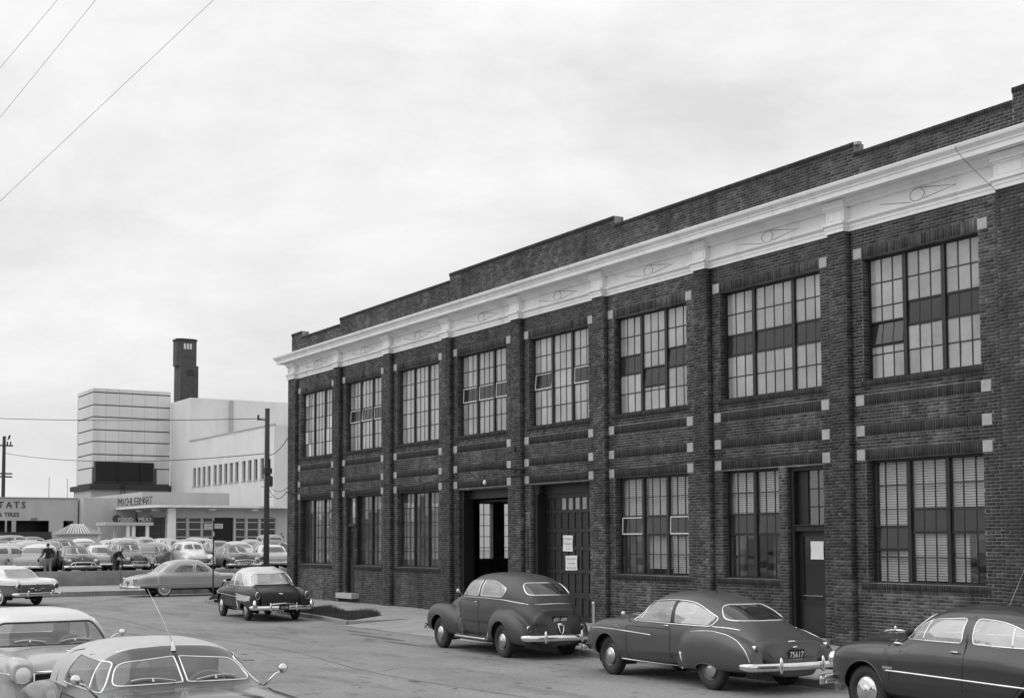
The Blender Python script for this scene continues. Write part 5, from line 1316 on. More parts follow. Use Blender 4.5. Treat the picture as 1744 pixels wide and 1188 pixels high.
crack([(38, -8.6), (37.3, -10.5), (37.8, -12.0)], .010); crack([(10, -7), (9.3, -9), (10.2, -12), (9.6, -15)], .014)
crack([(45, -13.2), (38, -13.6), (31, -13.1), (24, -13.5)], .010)
mb = MB()
for _ in range(60):      # oil drips along the parking lane
    x, y = random.uniform(18, 44), random.choice((random.gauss(-6.6, .5), random.gauss(-9.5, 1.2), random.gauss(-12, 1.0))); r_ = abs(random.gauss(0, .05))+.02
    P = [(x+r_*1.4*math.cos(a)*random.uniform(.7, 1.2), y+r_*math.sin(a)*random.uniform(.7, 1.2), -.1155) for a in np.linspace(0, 2*math.pi, 10)[:-1]]; mb.add(P, [tuple(range(len(P)))])
o = mb.obj('oil_drips', MATS['patch']); o['kind'] = 'stuff'
mb = MB()
for _ in range(90):      # leaves and scraps in the gutter
    x = random.uniform(17, 44); y = -5.35-.008*(x-17)-abs(random.gauss(0, .10)); a = random.uniform(0, 3.1); s_ = random.uniform(.012, .035); c, q = math.cos(a)*s_, math.sin(a)*s_
    mb.add([(x-c, y-q, -.113), (x+q, y-c, -.110), (x+c, y+q, -.104), (x-q, y+c, -.111)], [(0, 1, 2, 3)])
o = mb.obj('gutter_litter', MATS['stone']); o['kind'] = 'stuff'
# far side of the cross street
struct(box('far_pavement', -16.3, -8.45, -60, 60, -.4, .08, MATS['pavement']))
for i in range(20):
    y = -30+i*2.4; o = box('kerb', -8.44, -8.26, y+.008, y+2.392, -.4, .09, MATS['kerbstone']); struct(o)
def lotz(x): return .50+max(0, (-18-x))*.018
V = []; F = []
xs = [-17.0, -30, -45, -60, -80, -140, -500]
for x in xs: V += [(x, -300, lotz(max(x, -60))), (x, 500, lotz(max(x, -60)))]
for i in range(len(xs)-1): F.append((2*i, 2*i+1, 2*i+3, 2*i+2))
struct(meshobj('parking_lot', V, F, MATS['lot']))
rw_ = empty('retaining_wall', (-16.6, 0, 0), 0, 'low grey concrete wall between the far pavement and the car park', 'wall')
for i in range(12):
    y = -30+i*4.6; o = box('wall_panel', -.22, .2, y+.012, y+4.588, -.1, .80, MATS['concrete_wall'], rw_)
# ------------------------------------------------------------------ buildings across the street
def bpart(root, name, x0, x1, y0, y1, z0, z1, m):
    o = box(name, x0, x1, y0, y1, z0, z1, m, root); o.matrix_parent_inverse = Matrix.Translation(-root.location); return o
def bmesh_part(root, mb, name, m, smooth=False):
    o = mb.obj(name, m, root, smooth); o.matrix_parent_inverse = Matrix.Translation(-root.location); return o
# ribbed panel tower
T = empty('panel_tower', (-101, 21, 1), 0, 'tall windowless block clad in pale panels with dark horizontal bands', 'building')
bz = [8.55, 10.31, 11.79, 13.21, 14.50, 15.92, 17.24, 18.64, 19.08]
for i in range(8):
    z0, z1 = bz[i]+.07, bz[i+1]-.07 if i < 7 else bz[i+1]
    ys = np.linspace(16.63, 25.2, 7)
    for j in range(6):
        if i == 0 and j < 5: continue
        bpart(T, 'panel', -97.75, -97.5, ys[j]+.012, ys[j+1]-.012, z0, z1, MATS['panel_light'])
    for a, b in zip(np.linspace(-104.5, -97.76, 4)[:-1], np.linspace(-104.5, -97.76, 4)[1:]): bpart(T, 'panel', a+.012, b-.012, 16.63, 16.88, z0, z1, MATS['panel_light'])
bpart(T, 'core', -104.4, -97.56, 16.72, 25.25, 1, 19.02, MATS['band_dark'])
bpart(T, 'base_wall', -105.0, -97.3, 16.5, 25.25, 1, 7.9, MATS['stucco'])
bpart(T, 'ledge', -105.6, -96.9, 16.2, 25.25, 7.9, 8.45, MATS['far_dark'])
mb = MB(); mb.box(-97.6, -97.25, 16.8, 23.4, 8.75, 11.0)
bmesh_part(T, mb, 'louvre_frame', MATS['sash_light'] if False else MATS['band_dark'])
mb = MB()
for i in range(24): mb.box(-97.24, -97.18, 16.95, 23.3, 8.85+i*.09, 8.90+i*.09)
for y in (19.3, 21.8): mb.box(-97.26, -97.12, y-.05, y+.05, 8.78, 11.0)
bmesh_part(T, mb, 'louvre', MATS['dark_opening'])
bpart(T, 'opening', -97.28, -97.2, 23.9, 25.0, 5.7, 7.1, MATS['dark_opening'])
mb = MB()
for y in (19.6, 20.0): mb.tube([(-96.8, y, 6.4), (-96.8, y, 9.2)], .04, 4)
for i in range(9): mb.tube([(-96.8, 19.6, 6.5+i*.3), (-96.8, 20.0, 6.5+i*.3)], .03, 4)
bmesh_part(T, mb, 'ladder', MATS['iron'])
# white stepped building
Wb = empty('white_building', (-80, 30, 1), 0, 'large plain white building with one row of narrow windows and a taller rear block', 'building')
bpart(Wb, 'rear_block', -97.5, -90.6, 25.29, 60, 1, 17.82, MATS['stucco_light'])
bpart(Wb, 'pilaster', -90.59, -90.35, 29.7, 30.1, 13, 17.7, MATS['stucco_mid'])
wins = []
for gx in ((-89.4, -87.9, -86.3, -84.7), (-82.8, -81.2, -79.6, -78.0, -76.4), (-74.4, -72.8, -71.2, -69.5)):
    for x in gx: wins.append((x, x+.95, 8.1, 10.07))
mb = MB(); wall_holes(mb, -90.6, -66, 1, 13.02, wins, lambda a, b, c, d: mb.box(a, b, 25.28, 25.7, c, d)); mb.box(-90.6, -66.01, 25.7, 60, 12.6, 13.0); mb.box(-66.4, -66, 25.7, 60, 1, 13.02)
bmesh_part(Wb, mb, 'front_wall', MATS['stucco_light'])
for (a, b, c, d) in wins:
    bpart(Wb, 'window', a, b, 25.5, 25.55, c, d, MATS['dark_glass']); 
mb = MB()
for (a, b, c, d) in wins: mb.box(a-.08, b+.08, 25.2, 25.28, c-.12, c)
bmesh_part(Wb, mb, 'window_sill', MATS['stucco_mid'])
bpart(Wb, 'parapet_cap', -90.6, -65.9, 25.2, 25.4, 13.02, 13.14, MATS['stucco_mid'])
# chimney tower far behind
Ch = empty('chimney_tower', (-133, 38, 1), 0, 'dark brick chimney tower with octagonal top rising behind the white building', 'tower')
mb = MB(); mb.box(-136.4, -133.5, 37.8, 40.4, 1, 27.0); bmesh_part(Ch, mb, 'shaft', MATS['chimney_brick'])
P = [(-133.9+a, 38.3+b) for a, b in ((-.1-.0, -1.1), (0, -1.7+.1), (-.7, -1.9), (-2.9, -1.9), (-3.3, -1.2), (-3.3, 1.0), (-2.9, 1.5), (-.6, 1.5), (0, 1.0))]
P = [(-133.6, 38.0), (-133.6, 39.7), (-134.1, 40.3), (-135.7, 40.3), (-136.2, 39.7), (-136.2, 38.0), (-135.7, 37.4), (-134.1, 37.4)]
o = poly_slab('octagonal_top', P, 27.0, 30.6, MATS['chimney_brick'], Ch); o.matrix_parent_inverse = Matrix.Translation(-Ch.location)
o = poly_slab('cap', [(x+(.08 if x > -135 else -.08), y+(.08 if y > 38.8 else -.08)) for x, y in P], 30.6, 30.85, MATS['far_dark'], Ch); o.matrix_parent_inverse = Matrix.Translation(-Ch.location)
for y in (38.42, 38.85, 39.28): bpart(Ch, 'opening', -133.62, -133.57, y-.15, y+.15, 29.35, 30.15, MATS['stucco_light'])
bpart(Ch, 'opening', -133.52, -133.46, 38.7, 39.7, 25.6, 26.4, MATS['far_dark'])
# supermarket
Mk = empty('supermarket', (-62, 18, 1), 0, 'low white market with flat canopy, large dark windows and round lamps', 'building')
mo = [(13.75, 14.70), (14.85, 15.95), (16.05, 16.95), (17.05, 18.75, 1), (18.95, 19.85), (20.0, 21.05), (21.2, 22.6)]
holes_m = [(a[0], a[1], 1.0 if len(a) > 2 else 2.05, 4.25) for a in mo]
mb = MB(); wall_holes(mb, 13.3, 40, 1.0, 5.1, holes_m, lambda a, b, c, d: mb.box(-58.9, -58.6, a, b, c, d)); bmesh_part(Mk, mb, 'front_wall', MATS['stucco'])
bpart(Mk, 'interior_backing', -61, -60.5, 13.4, 40, 1.0, 5.0, MATS['dark_opening'])
for a in mo:
    if len(a) > 2: bpart(Mk, 'doorway', -58.85, -58.8, a[0], a[1], 1.0, 4.25, MATS['dark_opening']); continue
    w_ = bpart(Mk, 'window', -58.82, -58.78, a[0], a[1], 2.05, 4.25, MATS['dark_glass'])
    mb = MB()
    for z in (2.05, 2.62, 3.25, 3.86, 4.22): mb.box(-58.78, -58.72, a[0], a[1], z-.03, z+.03)
    for y in (a[0], a[1]): mb.box(-58.78, -58.70, y-.05, y+.05, 2.05, 4.25)
    o = mb.obj('window_frame', MATS['sash_light'], w_)
bpart(Mk, 'corner_column', -58.4, -57.9, 12.95, 13.5, 1.0, 5.0, MATS['white_paint'])
mb = MB(); cp = [(-57.2, 24.0), (-57.2, 12.6), (-57.6, 11.9), (-58.8, 11.55), (-62, 11.4), (-92, 11.4), (-92, 13.6), (-59, 13.6), (-59, 24.0)]
o = poly_slab('canopy', cp, 5.06, 5.24, MATS['white_paint'], Mk); o.matrix_parent_inverse = Matrix.Translation(-Mk.location)
bpart(Mk, 'side_wall', -92, -58.9, 13.3, 13.6, 1.0, 5.05, MATS['stucco_mid'])
for i in range(9):
    x = -60.2-i*1.35
    w_ = bpart(Mk, 'window', x-1.2, x, 13.24, 13.30, 1.6, 4.3, MATS['dark_glass']); mb = MB()
    for k in range(4): mb.box(x-1.2+k*.4-.02, x-1.2+k*.4+.02, 13.2, 13.24, 1.6, 4.3)
    for k in range(5): mb.box(x-1.2, x, 13.2, 13.24, 1.6+k*.67-.02, 1.6+k*.67+.02)
    o = mb.obj('window_frame', MATS['band_dark'], w_)
bpart(Mk, 'upper_fascia', -90, -68.8, 13.8, 22, 5.3, 6.7, MATS['stucco'])
bpart(Mk, 'roof_slab', -92, -59.2, 13.6, 40, 5.05, 5.3, MATS['stucco_mid'])
lp = [(-60.5, 12.6), (-64.8, 12.5), (-69.0, 12.5), (-57.9, 16.6), (-57.9, 20.35)]
for (x, y) in lp:
    mb = MB(); mb.lathe([(.001, .12), (.2, .10), (.36, .02), (.38, -.06), (.25, -.14), (.001, -.17)], (x, y, 4.93), 'z', 14); bmesh_part(Mk, mb, 'canopy_lamp', MATS['lamp_white'], True)
# raised letters on the canopy
txt = 'MICHLERMART'
for i, ch in enumerate(txt):
    t = i/(len(txt)-1); o = lettering(ch, 1.0, (-68.2+1.5*t, 11.7+2.3*t, 5.68+.18*t), (R(90), 0, R(62)), MATS['letter_dark'], None, 'sign_letter', .03, .50)
    o.parent = Mk; o.matrix_parent_inverse = Matrix.Translation(-Mk.location)
# entrance marquee
Mq = empty('entrance_marquee', (-56, 9, 1), 0, 'small flat entrance canopy on white posts with letters on top', 'canopy')
bpart(Mq, 'roof', -57.6, -54.8, 6.9, 10.7, 3.53, 3.78, MATS['stucco'])
for y in (8.75, 9.2, 10.3): bpart(Mq, 'post', -55.2, -55.0, y-.13, y+.13, 1.1, 3.53, MATS['white_paint'])
for y in (7.1, 8.3): bpart(Mq, 'post', -57.3, -57.1, y-.1, y+.1, 1.1, 3.53, MATS['white_paint'])
for s_, y in (('FOOD', 8.5), ('MEAT', 10.05)):
    o = lettering(s_, .42, (-54.85, y, 3.97), (R(90), 0, R(90)), MATS['sign_face'], None, 'sign_letter', .03); o.parent = Mq; o.matrix_parent_inverse = Matrix.Translation(-Mq.location)
for (y, r_) in ((7.9, .33), (10.6, .3)):
    mb = MB(); mb.lathe([(.001, 0), (r_, .01), (r_, .1), (.001, .11)], (-55.3, y, 4.05), 'x', 18); bmesh_part(Mq, mb, 'round_sign', MATS['letter_dark'])
# tyre store
S = empty('tyre_store', (-75, 0, 1), 0, 'long low pale store with dark lettering and a wide dark service opening', 'building')
so_ = [(3.22, 6.03, 1.6, 4.1), (7.23, 8.1, 1.6, 4.1), (-2.5, 2.9, 1.6, 4.1), (-9, -3, 1.6, 4.1)]
mb = MB(); wall_holes(mb, -24, 8.47, 1.0, 6.05, so_, lambda a, b, c, d: mb.box(-70.3, -70, a, b, c, d)); mb.box(-90, -70.3, -24, 8.47, 5.5, 5.7); mb.box(-90, -70.3, 8.2, 8.47, 1, 6.05); bmesh_part(S, mb, 'wall', MATS['stucco'])
bpart(S, 'service_interior', -73, -72.5, -24, 8.2, 1, 5.4, MATS['dark_opening'])
for y in (2.4, 3.15): bpart(S, 'door_post', -70.05, -69.95, y-.08, y+.08, 1.2, 4.1, MATS['stucco_mid'])
bpart(S, 'parapet_cap', -70.35, -69.9, -24, 8.5, 6.05, 6.13, MATS['stucco_mid'])
for s_, ys in (('S', [-.9]), ('T', [.55]), ('T', [1.95]), ('A', [2.62]), ('T', [3.25]), ('S', [3.83])): 
    for y in ys:
        if y < 1.5: y -= .6
        o = lettering(s_, .80, (-69.97, y, 5.43), (R(90), 0, R(90)), MATS['letter_dark'], None, 'wall_letter', .03, 1.0); o.parent = S; o.matrix_parent_inverse = Matrix.Translation(-S.location)
for s_, y, z, sz in (('&', 1.9, 4.6, .5), ('TIRES', 2.86, 4.6, .5), ('EXIT', 4.76, 4.22, .26)):
    o = lettering(s_, sz, (-69.97, y, z), (R(90), 0, R(90)), MATS['letter_dark'], None, 'wall_lettering', .02, 1.05); o.parent = S; o.matrix_parent_inverse = Matrix.Translation(-S.location)
bpart(S, 'corner_block', -78, -68.5, 8.6, 13.2, 1, 6.1, MATS['stucco'])
for (x, y, h_) in ((-72, 6.4, 2.0), (-72, 8.0, 1.9)):
    tag(MB().tube([(x, y, 6), (x, y, 6+h_)], .03, 4).obj('roof_mast', MATS['stucco_mid']), 'thin mast on the low store roof'+(' nearer the tall tower' if y > 7 else ' left of the other mast'), 'mast')
tag(box('board_fence', -52.6, -52.4, -2.5, 2.3, .9, 3.0, MATS['far_dark']), 'dark board fence in front of the store opening', 'fence')
H = empty('booth', (-45, 2.5, 1), 0, 'small white booth with a hipped shingle roof in the car park', 'hut')
bpart(H, 'wall', -46.6, -44.4, 1.35, 3.7, .95, 2.76, MATS['stucco_light'])
mb = MB()
e = [(-46.95, 1.0), (-44.1, 1.0), (-44.1, 4.0), (-46.95, 4.0)]; ap = [(-45.6, 2.1, 3.52), (-45.6, 2.9, 3.45)]
mb.add([(x, y, 2.72) for x, y in e]+ap+[(x, y, 2.80) for x, y in e], [(0, 3, 2, 1), (6, 7, 4), (7, 8, 5, 4), (8, 9, 5), (9, 6, 4, 5), (0, 1, 7, 6), (1, 2, 8, 7), (2, 3, 9, 8), (3, 0, 6, 9)]); bmesh_part(H, mb, 'roof', MATS['shingle'])
mb = MB()
for i in range(9):
    y = 1.7+i*.2; mb.tube([(-44.12, y-.25, 2.83), (-45.5, 2.1+i*.1, 3.50)], .03, 4)
bmesh_part(H, mb, 'roof_batten', MATS['white_paint'])
# distant skyline so that the lot does not run to the horizon
rnd = random.Random(3)
for i, (y0, wd, h_, x) in enumerate(((-70, 22, 4.5, -150), (-45, 16, 3.6, -150), (-22, 14, 4.2, -140), (48, 26, 6, -120), (80, 30, 5, -120), (-110, 30, 6, -160))):
    b_ = empty('distant_building', (x, y0+wd/2, 1.2), 0, ['far low pale warehouse left of the tyre store', 'far flat shed beyond the tyre store', 'far small block behind the tyre store', 'far building right behind the white block', 'far long shed to the right', 'far warehouse at the extreme left'][i], 'building')
    o = box('wall', -6, 6, -wd/2, wd/2, 0, h_, MATS['stucco_mid'], b_); box('roof_edge', -6.1, 6.1, -wd/2-.1, wd/2+.1, h_, h_+.2, MATS['band_dark'], b_)
# ------------------------------------------------------------------ poles, wires, street sign
Pn = empty('utility_pole', (-16.9, 5.55, .1), 0, 'dark wooden utility pole beside the corner of the brick building', 'pole')
def add(parent, mb, name, m, smooth=False): return mb.obj(name, m, parent, smooth)
add(Pn, MB().tube([(0, 0, -.3), (0, 0, 4), (0, 0, 9.35)], [.165, .15, .125], 12), 'shaft', MATS['wood_pole'], True)
mb = MB(); mb.tube([(0, 0, 8.7), (-.25, -.42, 8.75)], .035, 5); mb.tube([(-.25, -.42, 8.7), (-.25, -.42, 9.0)], .06, 8); mb.box(-.2, .2, -.2, .22, 5.8, 6.1); mb.tube([(.14, .1, 5.2), (.14, .1, 6.6)], .05, 6)
add(Pn, mb, 'hardware', MATS['iron']); mb = MB()
mb.lathe([(.12, -.3), (.14, -.2), (.14, .2), (.10, .28), (.001, .3)], (.2, .12, 5.4), 'z', 12); add(Pn, mb, 'transformer', MATS['iron'])
mb = MB()
for i in range(7): s_ = 1 if i % 2 else -1; mb.tube([(0, 0, 2.9+i*.55), (s_*.16, s_*.28, 2.9+i*.55)], .015, 4)
add(Pn, mb, 'climbing_step', MATS['iron'])
Pf = empty('utility_pole', (-83.7, 4.75, 1.2), 0, 'distant utility pole with crossarms above the tyre store roof', 'pole')
add(Pf, MB().tube([(0, 0, -.3), (0, 0, 11.2)], [.2, .15], 10), 'shaft', MATS['wood_pole'])
mb = MB()
for z in (10.3, 7.6, 7.3): mb.obox((0, -.3, z), (.06, 0, 0), (0, 1.1, 0), (0, 0, .07))
for y in (-1.2, -.7, .3, .6): mb.tube([(0, y, 10.35), (0, y, 10.7)], .07, 6)
mb.tube([(.1, .35, 10.9), (.1, .5, 11.3)], .1, 6); mb.tube([(.1, -.6, 8.2), (.1, -.6, 9.4)], .14, 6); add(Pf, mb, 'crossarm', MATS['wood_pole'])
def wire(a, b, sag, r_, label, n=18):
    P = [(a[0]+(b[0]-a[0])*t, a[1]+(b[1]-a[1])*t, a[2]+(b[2]-a[2])*t-sag*4*t*(1-t)) for t in np.linspace(0, 1, n)]
    tag(MB().tube(P, r_, 4).obj('wire', MATS['cable_black']), label, 'wire')
wire((-83.7, 4.9, 10.75), (-16.95, 5.5, 7.1-.1), .6, .022, 'single wire running from the distant pole to the near utility pole')
wire((-16.9, 5.6, 6.9), (.1, .0, 6.75), .25, .02, 'wire from the near pole to the upper corner of the brick building')
wire((-16.8, 5.6, 5.2), (.1, -.18, 4.3), .45, .018, 'drooping service cable from the near pole to the wall cable')
wire((-16.8, 5.65, 5.3), (.1, -.16, 4.45), .25, .014, 'upper thin service cable from the near pole to the building corner')
wire((-16.9, 5.5, 8.9), (-100, -18, 17), 1.0, .02, 'faint high wire from the top of the near pole past the tower')
def ext(a, b, s0, s1): a, b = np.array(a), np.array(b); return tuple(a+(b-a)*s0), tuple(a+(b-a)*s1)
for (a, b, lb) in (((23.89, -11.68, 14.21), (21.2, -15.54, 9.83), 'overhead wire, the lowest and longest of the three across the upper left sky'),
                   ((22.56, -13.86, 14.28), (21.31, -15.59, 11.69), 'overhead wire, middle one of the three across the upper left sky'), ((22.12, -14.58, 14.29), (21.37, -15.62, 12.79), 'overhead wire nearest the top left corner of the sky')):
    p, q = ext(a, b, -1.2, 1.6); wire(p, q, .0, .0045, lb, 2)
SS = empty('street_sign', (-2.0, -2.55, 0), 0, 'thin street name post with two crossed name blades at the corner', 'street sign')
add(SS, MB().tube([(0, 0, -.1), (0, 0, 3.1)], .032, 8), 'post', MATS['iron'])
def blade(y0, y1, z0, z1, txt, rot):
    mb = MB(); mb.box(-.012, .012, y0, y1, z0, z1); o = mb.obj('name_blade', MATS['sign_face'], SS); o.rotation_euler = (0, 0, rot)
    lettering(txt, (z1-z0)*.8, (.016, (y0+y1)/2, (z0+z1)/2), (R(90), 0, R(90)), MATS['letter_dark'], o, 'street_name', .001, .8)
blade(-.38, .38, 2.80, 3.0, 'LOCUST ST', R(-30)); blade(-.30, .30, 2.48, 2.66, '2 ST', R(75))
add(SS, MB().lathe([(.04, 0), (.05, .05), (.001, .1)], (0, 0, 3.05), 'z', 8), 'finial', MATS['iron'])
# ------------------------------------------------------------------ people
def person(loc, head, label, pose, top, legs, h=1.75, skirt=None):
    """one continuous skinned figure; joints in metres, facing +x"""
    J = dict(pel=(0, 0, .93), wa=(0, 0, 1.08), ch=(.01, 0, 1.32), nk=(.01, 0, 1.47), hd=(.03, 0, 1.60), tp=(.03, 0, 1.72),
             sl=(0, .19, 1.41), sr=(0, -.19, 1.41), el=(-.02, .26, 1.14), er=(-.02, -.26, 1.14), hl=(.08, .27, .92), hr=(.08, -.27, .92), fl=(.10, .27, .84), frr=(.10, -.27, .84),
             pl=(0, .10, .90), pr=(0, -.10, .90), kl=(.02, .11, .49), kr=(.02, -.11, .49), al=(0, .11, .08), ar=(0, -.11, .08), tl=(.16, .12, .04), tr=(.16, -.12, .04))
    J.update(pose); names = list(J)
    E = [('pel', 'wa'), ('wa', 'ch'), ('ch', 'nk'), ('nk', 'hd'), ('hd', 'tp'), ('ch', 'sl'), ('ch', 'sr'), ('sl', 'el'), ('el', 'hl'), ('hl', 'fl'), ('sr', 'er'), ('er', 'hr'), ('hr', 'frr'),
         ('pel', 'pl'), ('pel', 'pr'), ('pl', 'kl'), ('kl', 'al'), ('al', 'tl'), ('pr', 'kr'), ('kr', 'ar'), ('ar', 'tr')]
    rad = dict(pel=(.15, .12), wa=(.145, .11), ch=(.17, .12), nk=(.055, .06), hd=(.085, .10), tp=(.06, .07), sl=(.07, .07), sr=(.07, .07), el=(.048, .048), er=(.048, .048), hl=(.03, .035), hr=(.03, .035), fl=(.03, .02), frr=(.03, .02),
               pl=(.10, .10), pr=(.10, .10), kl=(.062, .062), kr=(.062, .062), al=(.045, .045), ar=(.045, .045), tl=(.035, .03), tr=(.035, .03))
    me = bpy.data.meshes.new('person'); me.from_pydata([J[n] for n in names], [(names.index(a), names.index(b)) for a, b in E], [])
    o = bpy.data.objects.new('person', me); col.objects.link(o)
    md = o.modifiers.new('skin', 'SKIN'); md.use_smooth_shade = True
    for i, n in enumerate(names): me.skin_vertices[0].data[i].radius = rad[n]; me.skin_vertices[0].data[i].use_root = (n == 'pel')
    s2 = o.modifiers.new('s', 'SUBSURF'); s2.levels = 2; s2.render_levels = 2
    bpy.context.view_layer.update()
    m2 = bpy.data.meshes.new_from_object(o.evaluated_get(bpy.context.evaluated_depsgraph_get())); bpy.data.objects.remove(o)
    m2.materials.clear()
    for m in (top, legs, MATS['skin'], MATS['hair']): m2.materials.append(m)
    hx, hy, hz = J['hd']
    for p in m2.polygons:
        c = p.center; d = 0
        hands = min((c-Vector(J[k])).length for k in ('fl', 'frr', 'hl', 'hr'))
        if c.z < 0.95: d = 1
        if hands < .085 and c.z < 1.3: d = 2
        if c.z > J['nk'][2]: d = 2
        if c.z > hz-.03 and (c.x < hx-.0 or c.z > hz+.08): d = 3
        if c.z < .10: d = 3
        p.material_index = d; p.use_smooth = True
    o = bpy.data.objects.new('person', m2); col.objects.link(o); o.location = loc; o.rotation_euler = (0, 0, head); o.scale = (h/1.75,)*3
    tag(o, label, 'person'); return o
person((-17.9, -5.65, .50), R(190), 'man in dark jacket walking between parked cars, seen from behind', dict(hl=(.22, .34, .98), fl=(.27, .36, .92), kl=(.12, .1, .5), al=(.1, .1, .08), tl=(.25, .1, .04), kr=(-.04, -.1, .48), ar=(-.2, -.1, .12), tr=(-.08, -.1, .03)), MATS['jacket_black'], MATS['cloth_grey'], 1.74)
person((-17.9, -2.3, .5), R(60), 'person in dark clothes bending beside a parked car', dict(ch=(.2, 0, 1.22), nk=(.33, 0, 1.32), hd=(.42, 0, 1.40), tp=(.48, 0, 1.5), sl=(.2, .19, 1.25), sr=(.2, -.19, 1.25), el=(.35, .24, 1.0), er=(.35, -.24, 1.0), hl=(.5, .2, .85), hr=(.5, -.2, .85), fl=(.56, .2, .80), frr=(.56, -.2, .8)), MATS['jacket_black'], MATS['far_dark'], 1.7)
person((-17.9, -.35, .5), R(-20), 'child in pale shirt and dark trousers standing in front of a dark car', {}, MATS['shirt_pale'], MATS['jacket_black'], 1.12)
person((-51.5, 20.25, 1.15), R(100), 'man in black jacket standing by the market wall at the building corner', {}, MATS['jacket_black'], MATS['cloth_grey'], 1.8)
# ------------------------------------------------------------------ the parked cars on our side
build_car(CF, 'parked_car', (26.98, -6.02, -.12), R(177), 'matte grey late 1940s two-door sedan with plate #51-009, parked in front of the garage door', .027)
build_car(CG, 'parked_car', (33.96, -6.33, -.12), R(177.5), 'grey fastback sedan with plate 75617 parked between two other cars at the kerb', .027)
build_car(CHc, 'parked_car', (40.56, -6.80, -.12), R(177.5), 'dark four-door sedan with antenna, cut off by the right edge of the picture', .027)
build_car(CE, 'parked_car', (11.7, -5.8, -.12), R(175), 'black two-tone sedan with white roof parked by the grass verge', .03)
build_car(CB, 'parked_car', (39.0, -17.22, -.12), R(1), 'dark grey convertible with pale canvas roof and split windscreen, nearest on the left', .022)
build_car(CA, 'parked_car', (32.75, -17.1, -.12), R(2), 'pale two-tone hardtop with white roof behind the convertible at the left edge', .025)
build_car(CC, 'car', (-2.8, -10.9, -.12), R(201), 'white and grey two-tone car with round tail lights turning at the left', .03)
build_car(CD, 'car', (-6.6, -2.0, -.12), R(92), 'silver sedan crossing on the side street in front of the wall', .03)
# ------------------------------------------------------------------ car park
def grille_teeth(root, f, C):
    mb = MB(); x = 2.34
    for i in range(11): y = -.50+i*.10; mb.tube([(x, y, .40), (x+.03, y, .52), (x, y*1.02, .64)], .022, 5)
    mb.tube([(x, -.66, .50), (x-.02, -.55, .66), (x+.02, 0, .70), (x-.02, .55, .66), (x, .66, .50)], .03, 6); mb.obj('grille', MATS['chrome'], root, True)
    box('grille_opening', 2.20, 2.30, -.58, .58, .38, .66, MATS['dark_opening'], root)
    mb = MB(); mb.lathe([(.001, .02), (.06, .015), (.06, 0)], (2.20, 0, .86), 'x', 10); mb.obj('bonnet_emblem', MATS['chrome'], root)
def grille_mouth(root, f, C):
    mb = MB(); x = 2.36
    mb.tube(catmull([(x-.1, -.92, .40), (x, -.66, .46), (x+.02, -.52, .62), (x+.04, 0, .66), (x+.02, .52, .62), (x, .66, .46), (x-.1, .92, .40)], 4), .035, 6); mb.tube([(x, -.50, .47), (x+.04, 0, .49), (x, .50, .47)], .025, 6)
    mb.obj('grille', MATS['chrome'], root, True); box('grille_opening', 2.18, 2.30, -.55, .55, .38, .60, MATS['dark_opening'], root)
    mb = MB(); mb.lathe([(.001, .02), (.06, .015), (.06, 0)], (2.20, 0, .84), 'x', 10); mb.obj('bonnet_emblem', MATS['chrome'], root)
def grille_bars(root, f, C):
    mb = MB(); x = 2.32
    for i in range(4): mb.tube([(x-.04, -.5, .44+i*.08), (x+.02, 0, .45+i*.08), (x-.04, .5, .44+i*.08)], .016, 5)
    mb.obj('grille', MATS['chrome'], root, True); box('grille_opening', 2.16, 2.27, -.52, .52, .40, .74, MATS['dark_opening'], root)
SHADES = [('bg_black', .02), ('bg_dark', .06), ('bg_mid', .17), ('bg_grey', .30), ('bg_light', .48), ('bg_pale', .66)]
BP = [paint(n, v, .3, .5, .1) for n, v in SHADES]
MATS['bg_glass'] = mat('bg_glass_dark', .07, .06, spec=.8, coat=.6, var=.5, vs=1.2)
MATS['bg_glass2'] = mat('bg_glass_light', .26, .08, spec=.8, coat=.6, var=.5, vs=1.2)
def coarse(C, ex, up=0):
    D = dict(C); D['cut'] = [(a, b, c, ('bg_glass' if 'glass' in d else d)) for a, b, c, d in C['cut'] if a != 'door']; D['strips'] = [s for s in C['strips'] if s[0] in ('window_trim', 'side_spear')][:5]
    D['strips'] = [(a, b, c, .016, e, g_) for a, b, c, d, e, g_ in D['strips']]
    D['extra'] = ex; return D
CW = dict(CF); CW['comps'] = [CF['comps'][0], dict(CF['comps'][1], top=[(-2.35, 1.0), (-2.30, 1.45), (-2.1, 1.68), (-1.2, 1.76), (-.2, 1.75), (.25, 1.66), (.5, 1.52), (.92, 1.17)], w=[(-2.35, .62), (-2.0, .72), (-.4, .745), (.3, .71), (.92, .58)], n=4)]+CF['comps'][2:]
protos = {}
for key, C, ex in (('F', CF, [grille_bars]), ('G', CG, [grille_mouth]), ('G2', CG, [grille_teeth]), ('H', CHc, [grille_bars]), ('E', CE, [grille_bars]), ('M', CA, [grille_bars]), ('W', CW, [grille_bars])):
    D = coarse(C, ex); D['paint'] = BP[2]; D['paint2'] = BP[2]; D['wpaint'] = BP[1]; D['wheel'] = 'whitewall' if key in 'GM' else 'plain'
    protos[key] = (D, None)
LOT = 'cars parked in rows in the car park'
def copy_car(root, loc, head, p1, p2, label):
    r = root.copy(); col.objects.link(r); r.location = loc; r.rotation_euler = (0, 0, head); r['label'] = label
    def rec(o, par):
        for ch in o.children:
            if ch.name.split('.')[0] in ('tyre',): pass
            c = ch.copy(); col.objects.link(c); c.parent = par
            if c.name.startswith('body') or c.name.startswith('rim') or c.name.startswith('door'):
                for i, pm in enumerate((p1, p2)):
                    if i < len(c.material_slots) - (1 if c.name.startswith('body') else 0): c.material_slots[i].link = 'OBJECT'; c.material_slots[i].material = pm
            rec(ch, c)
    rec(root, r); return r
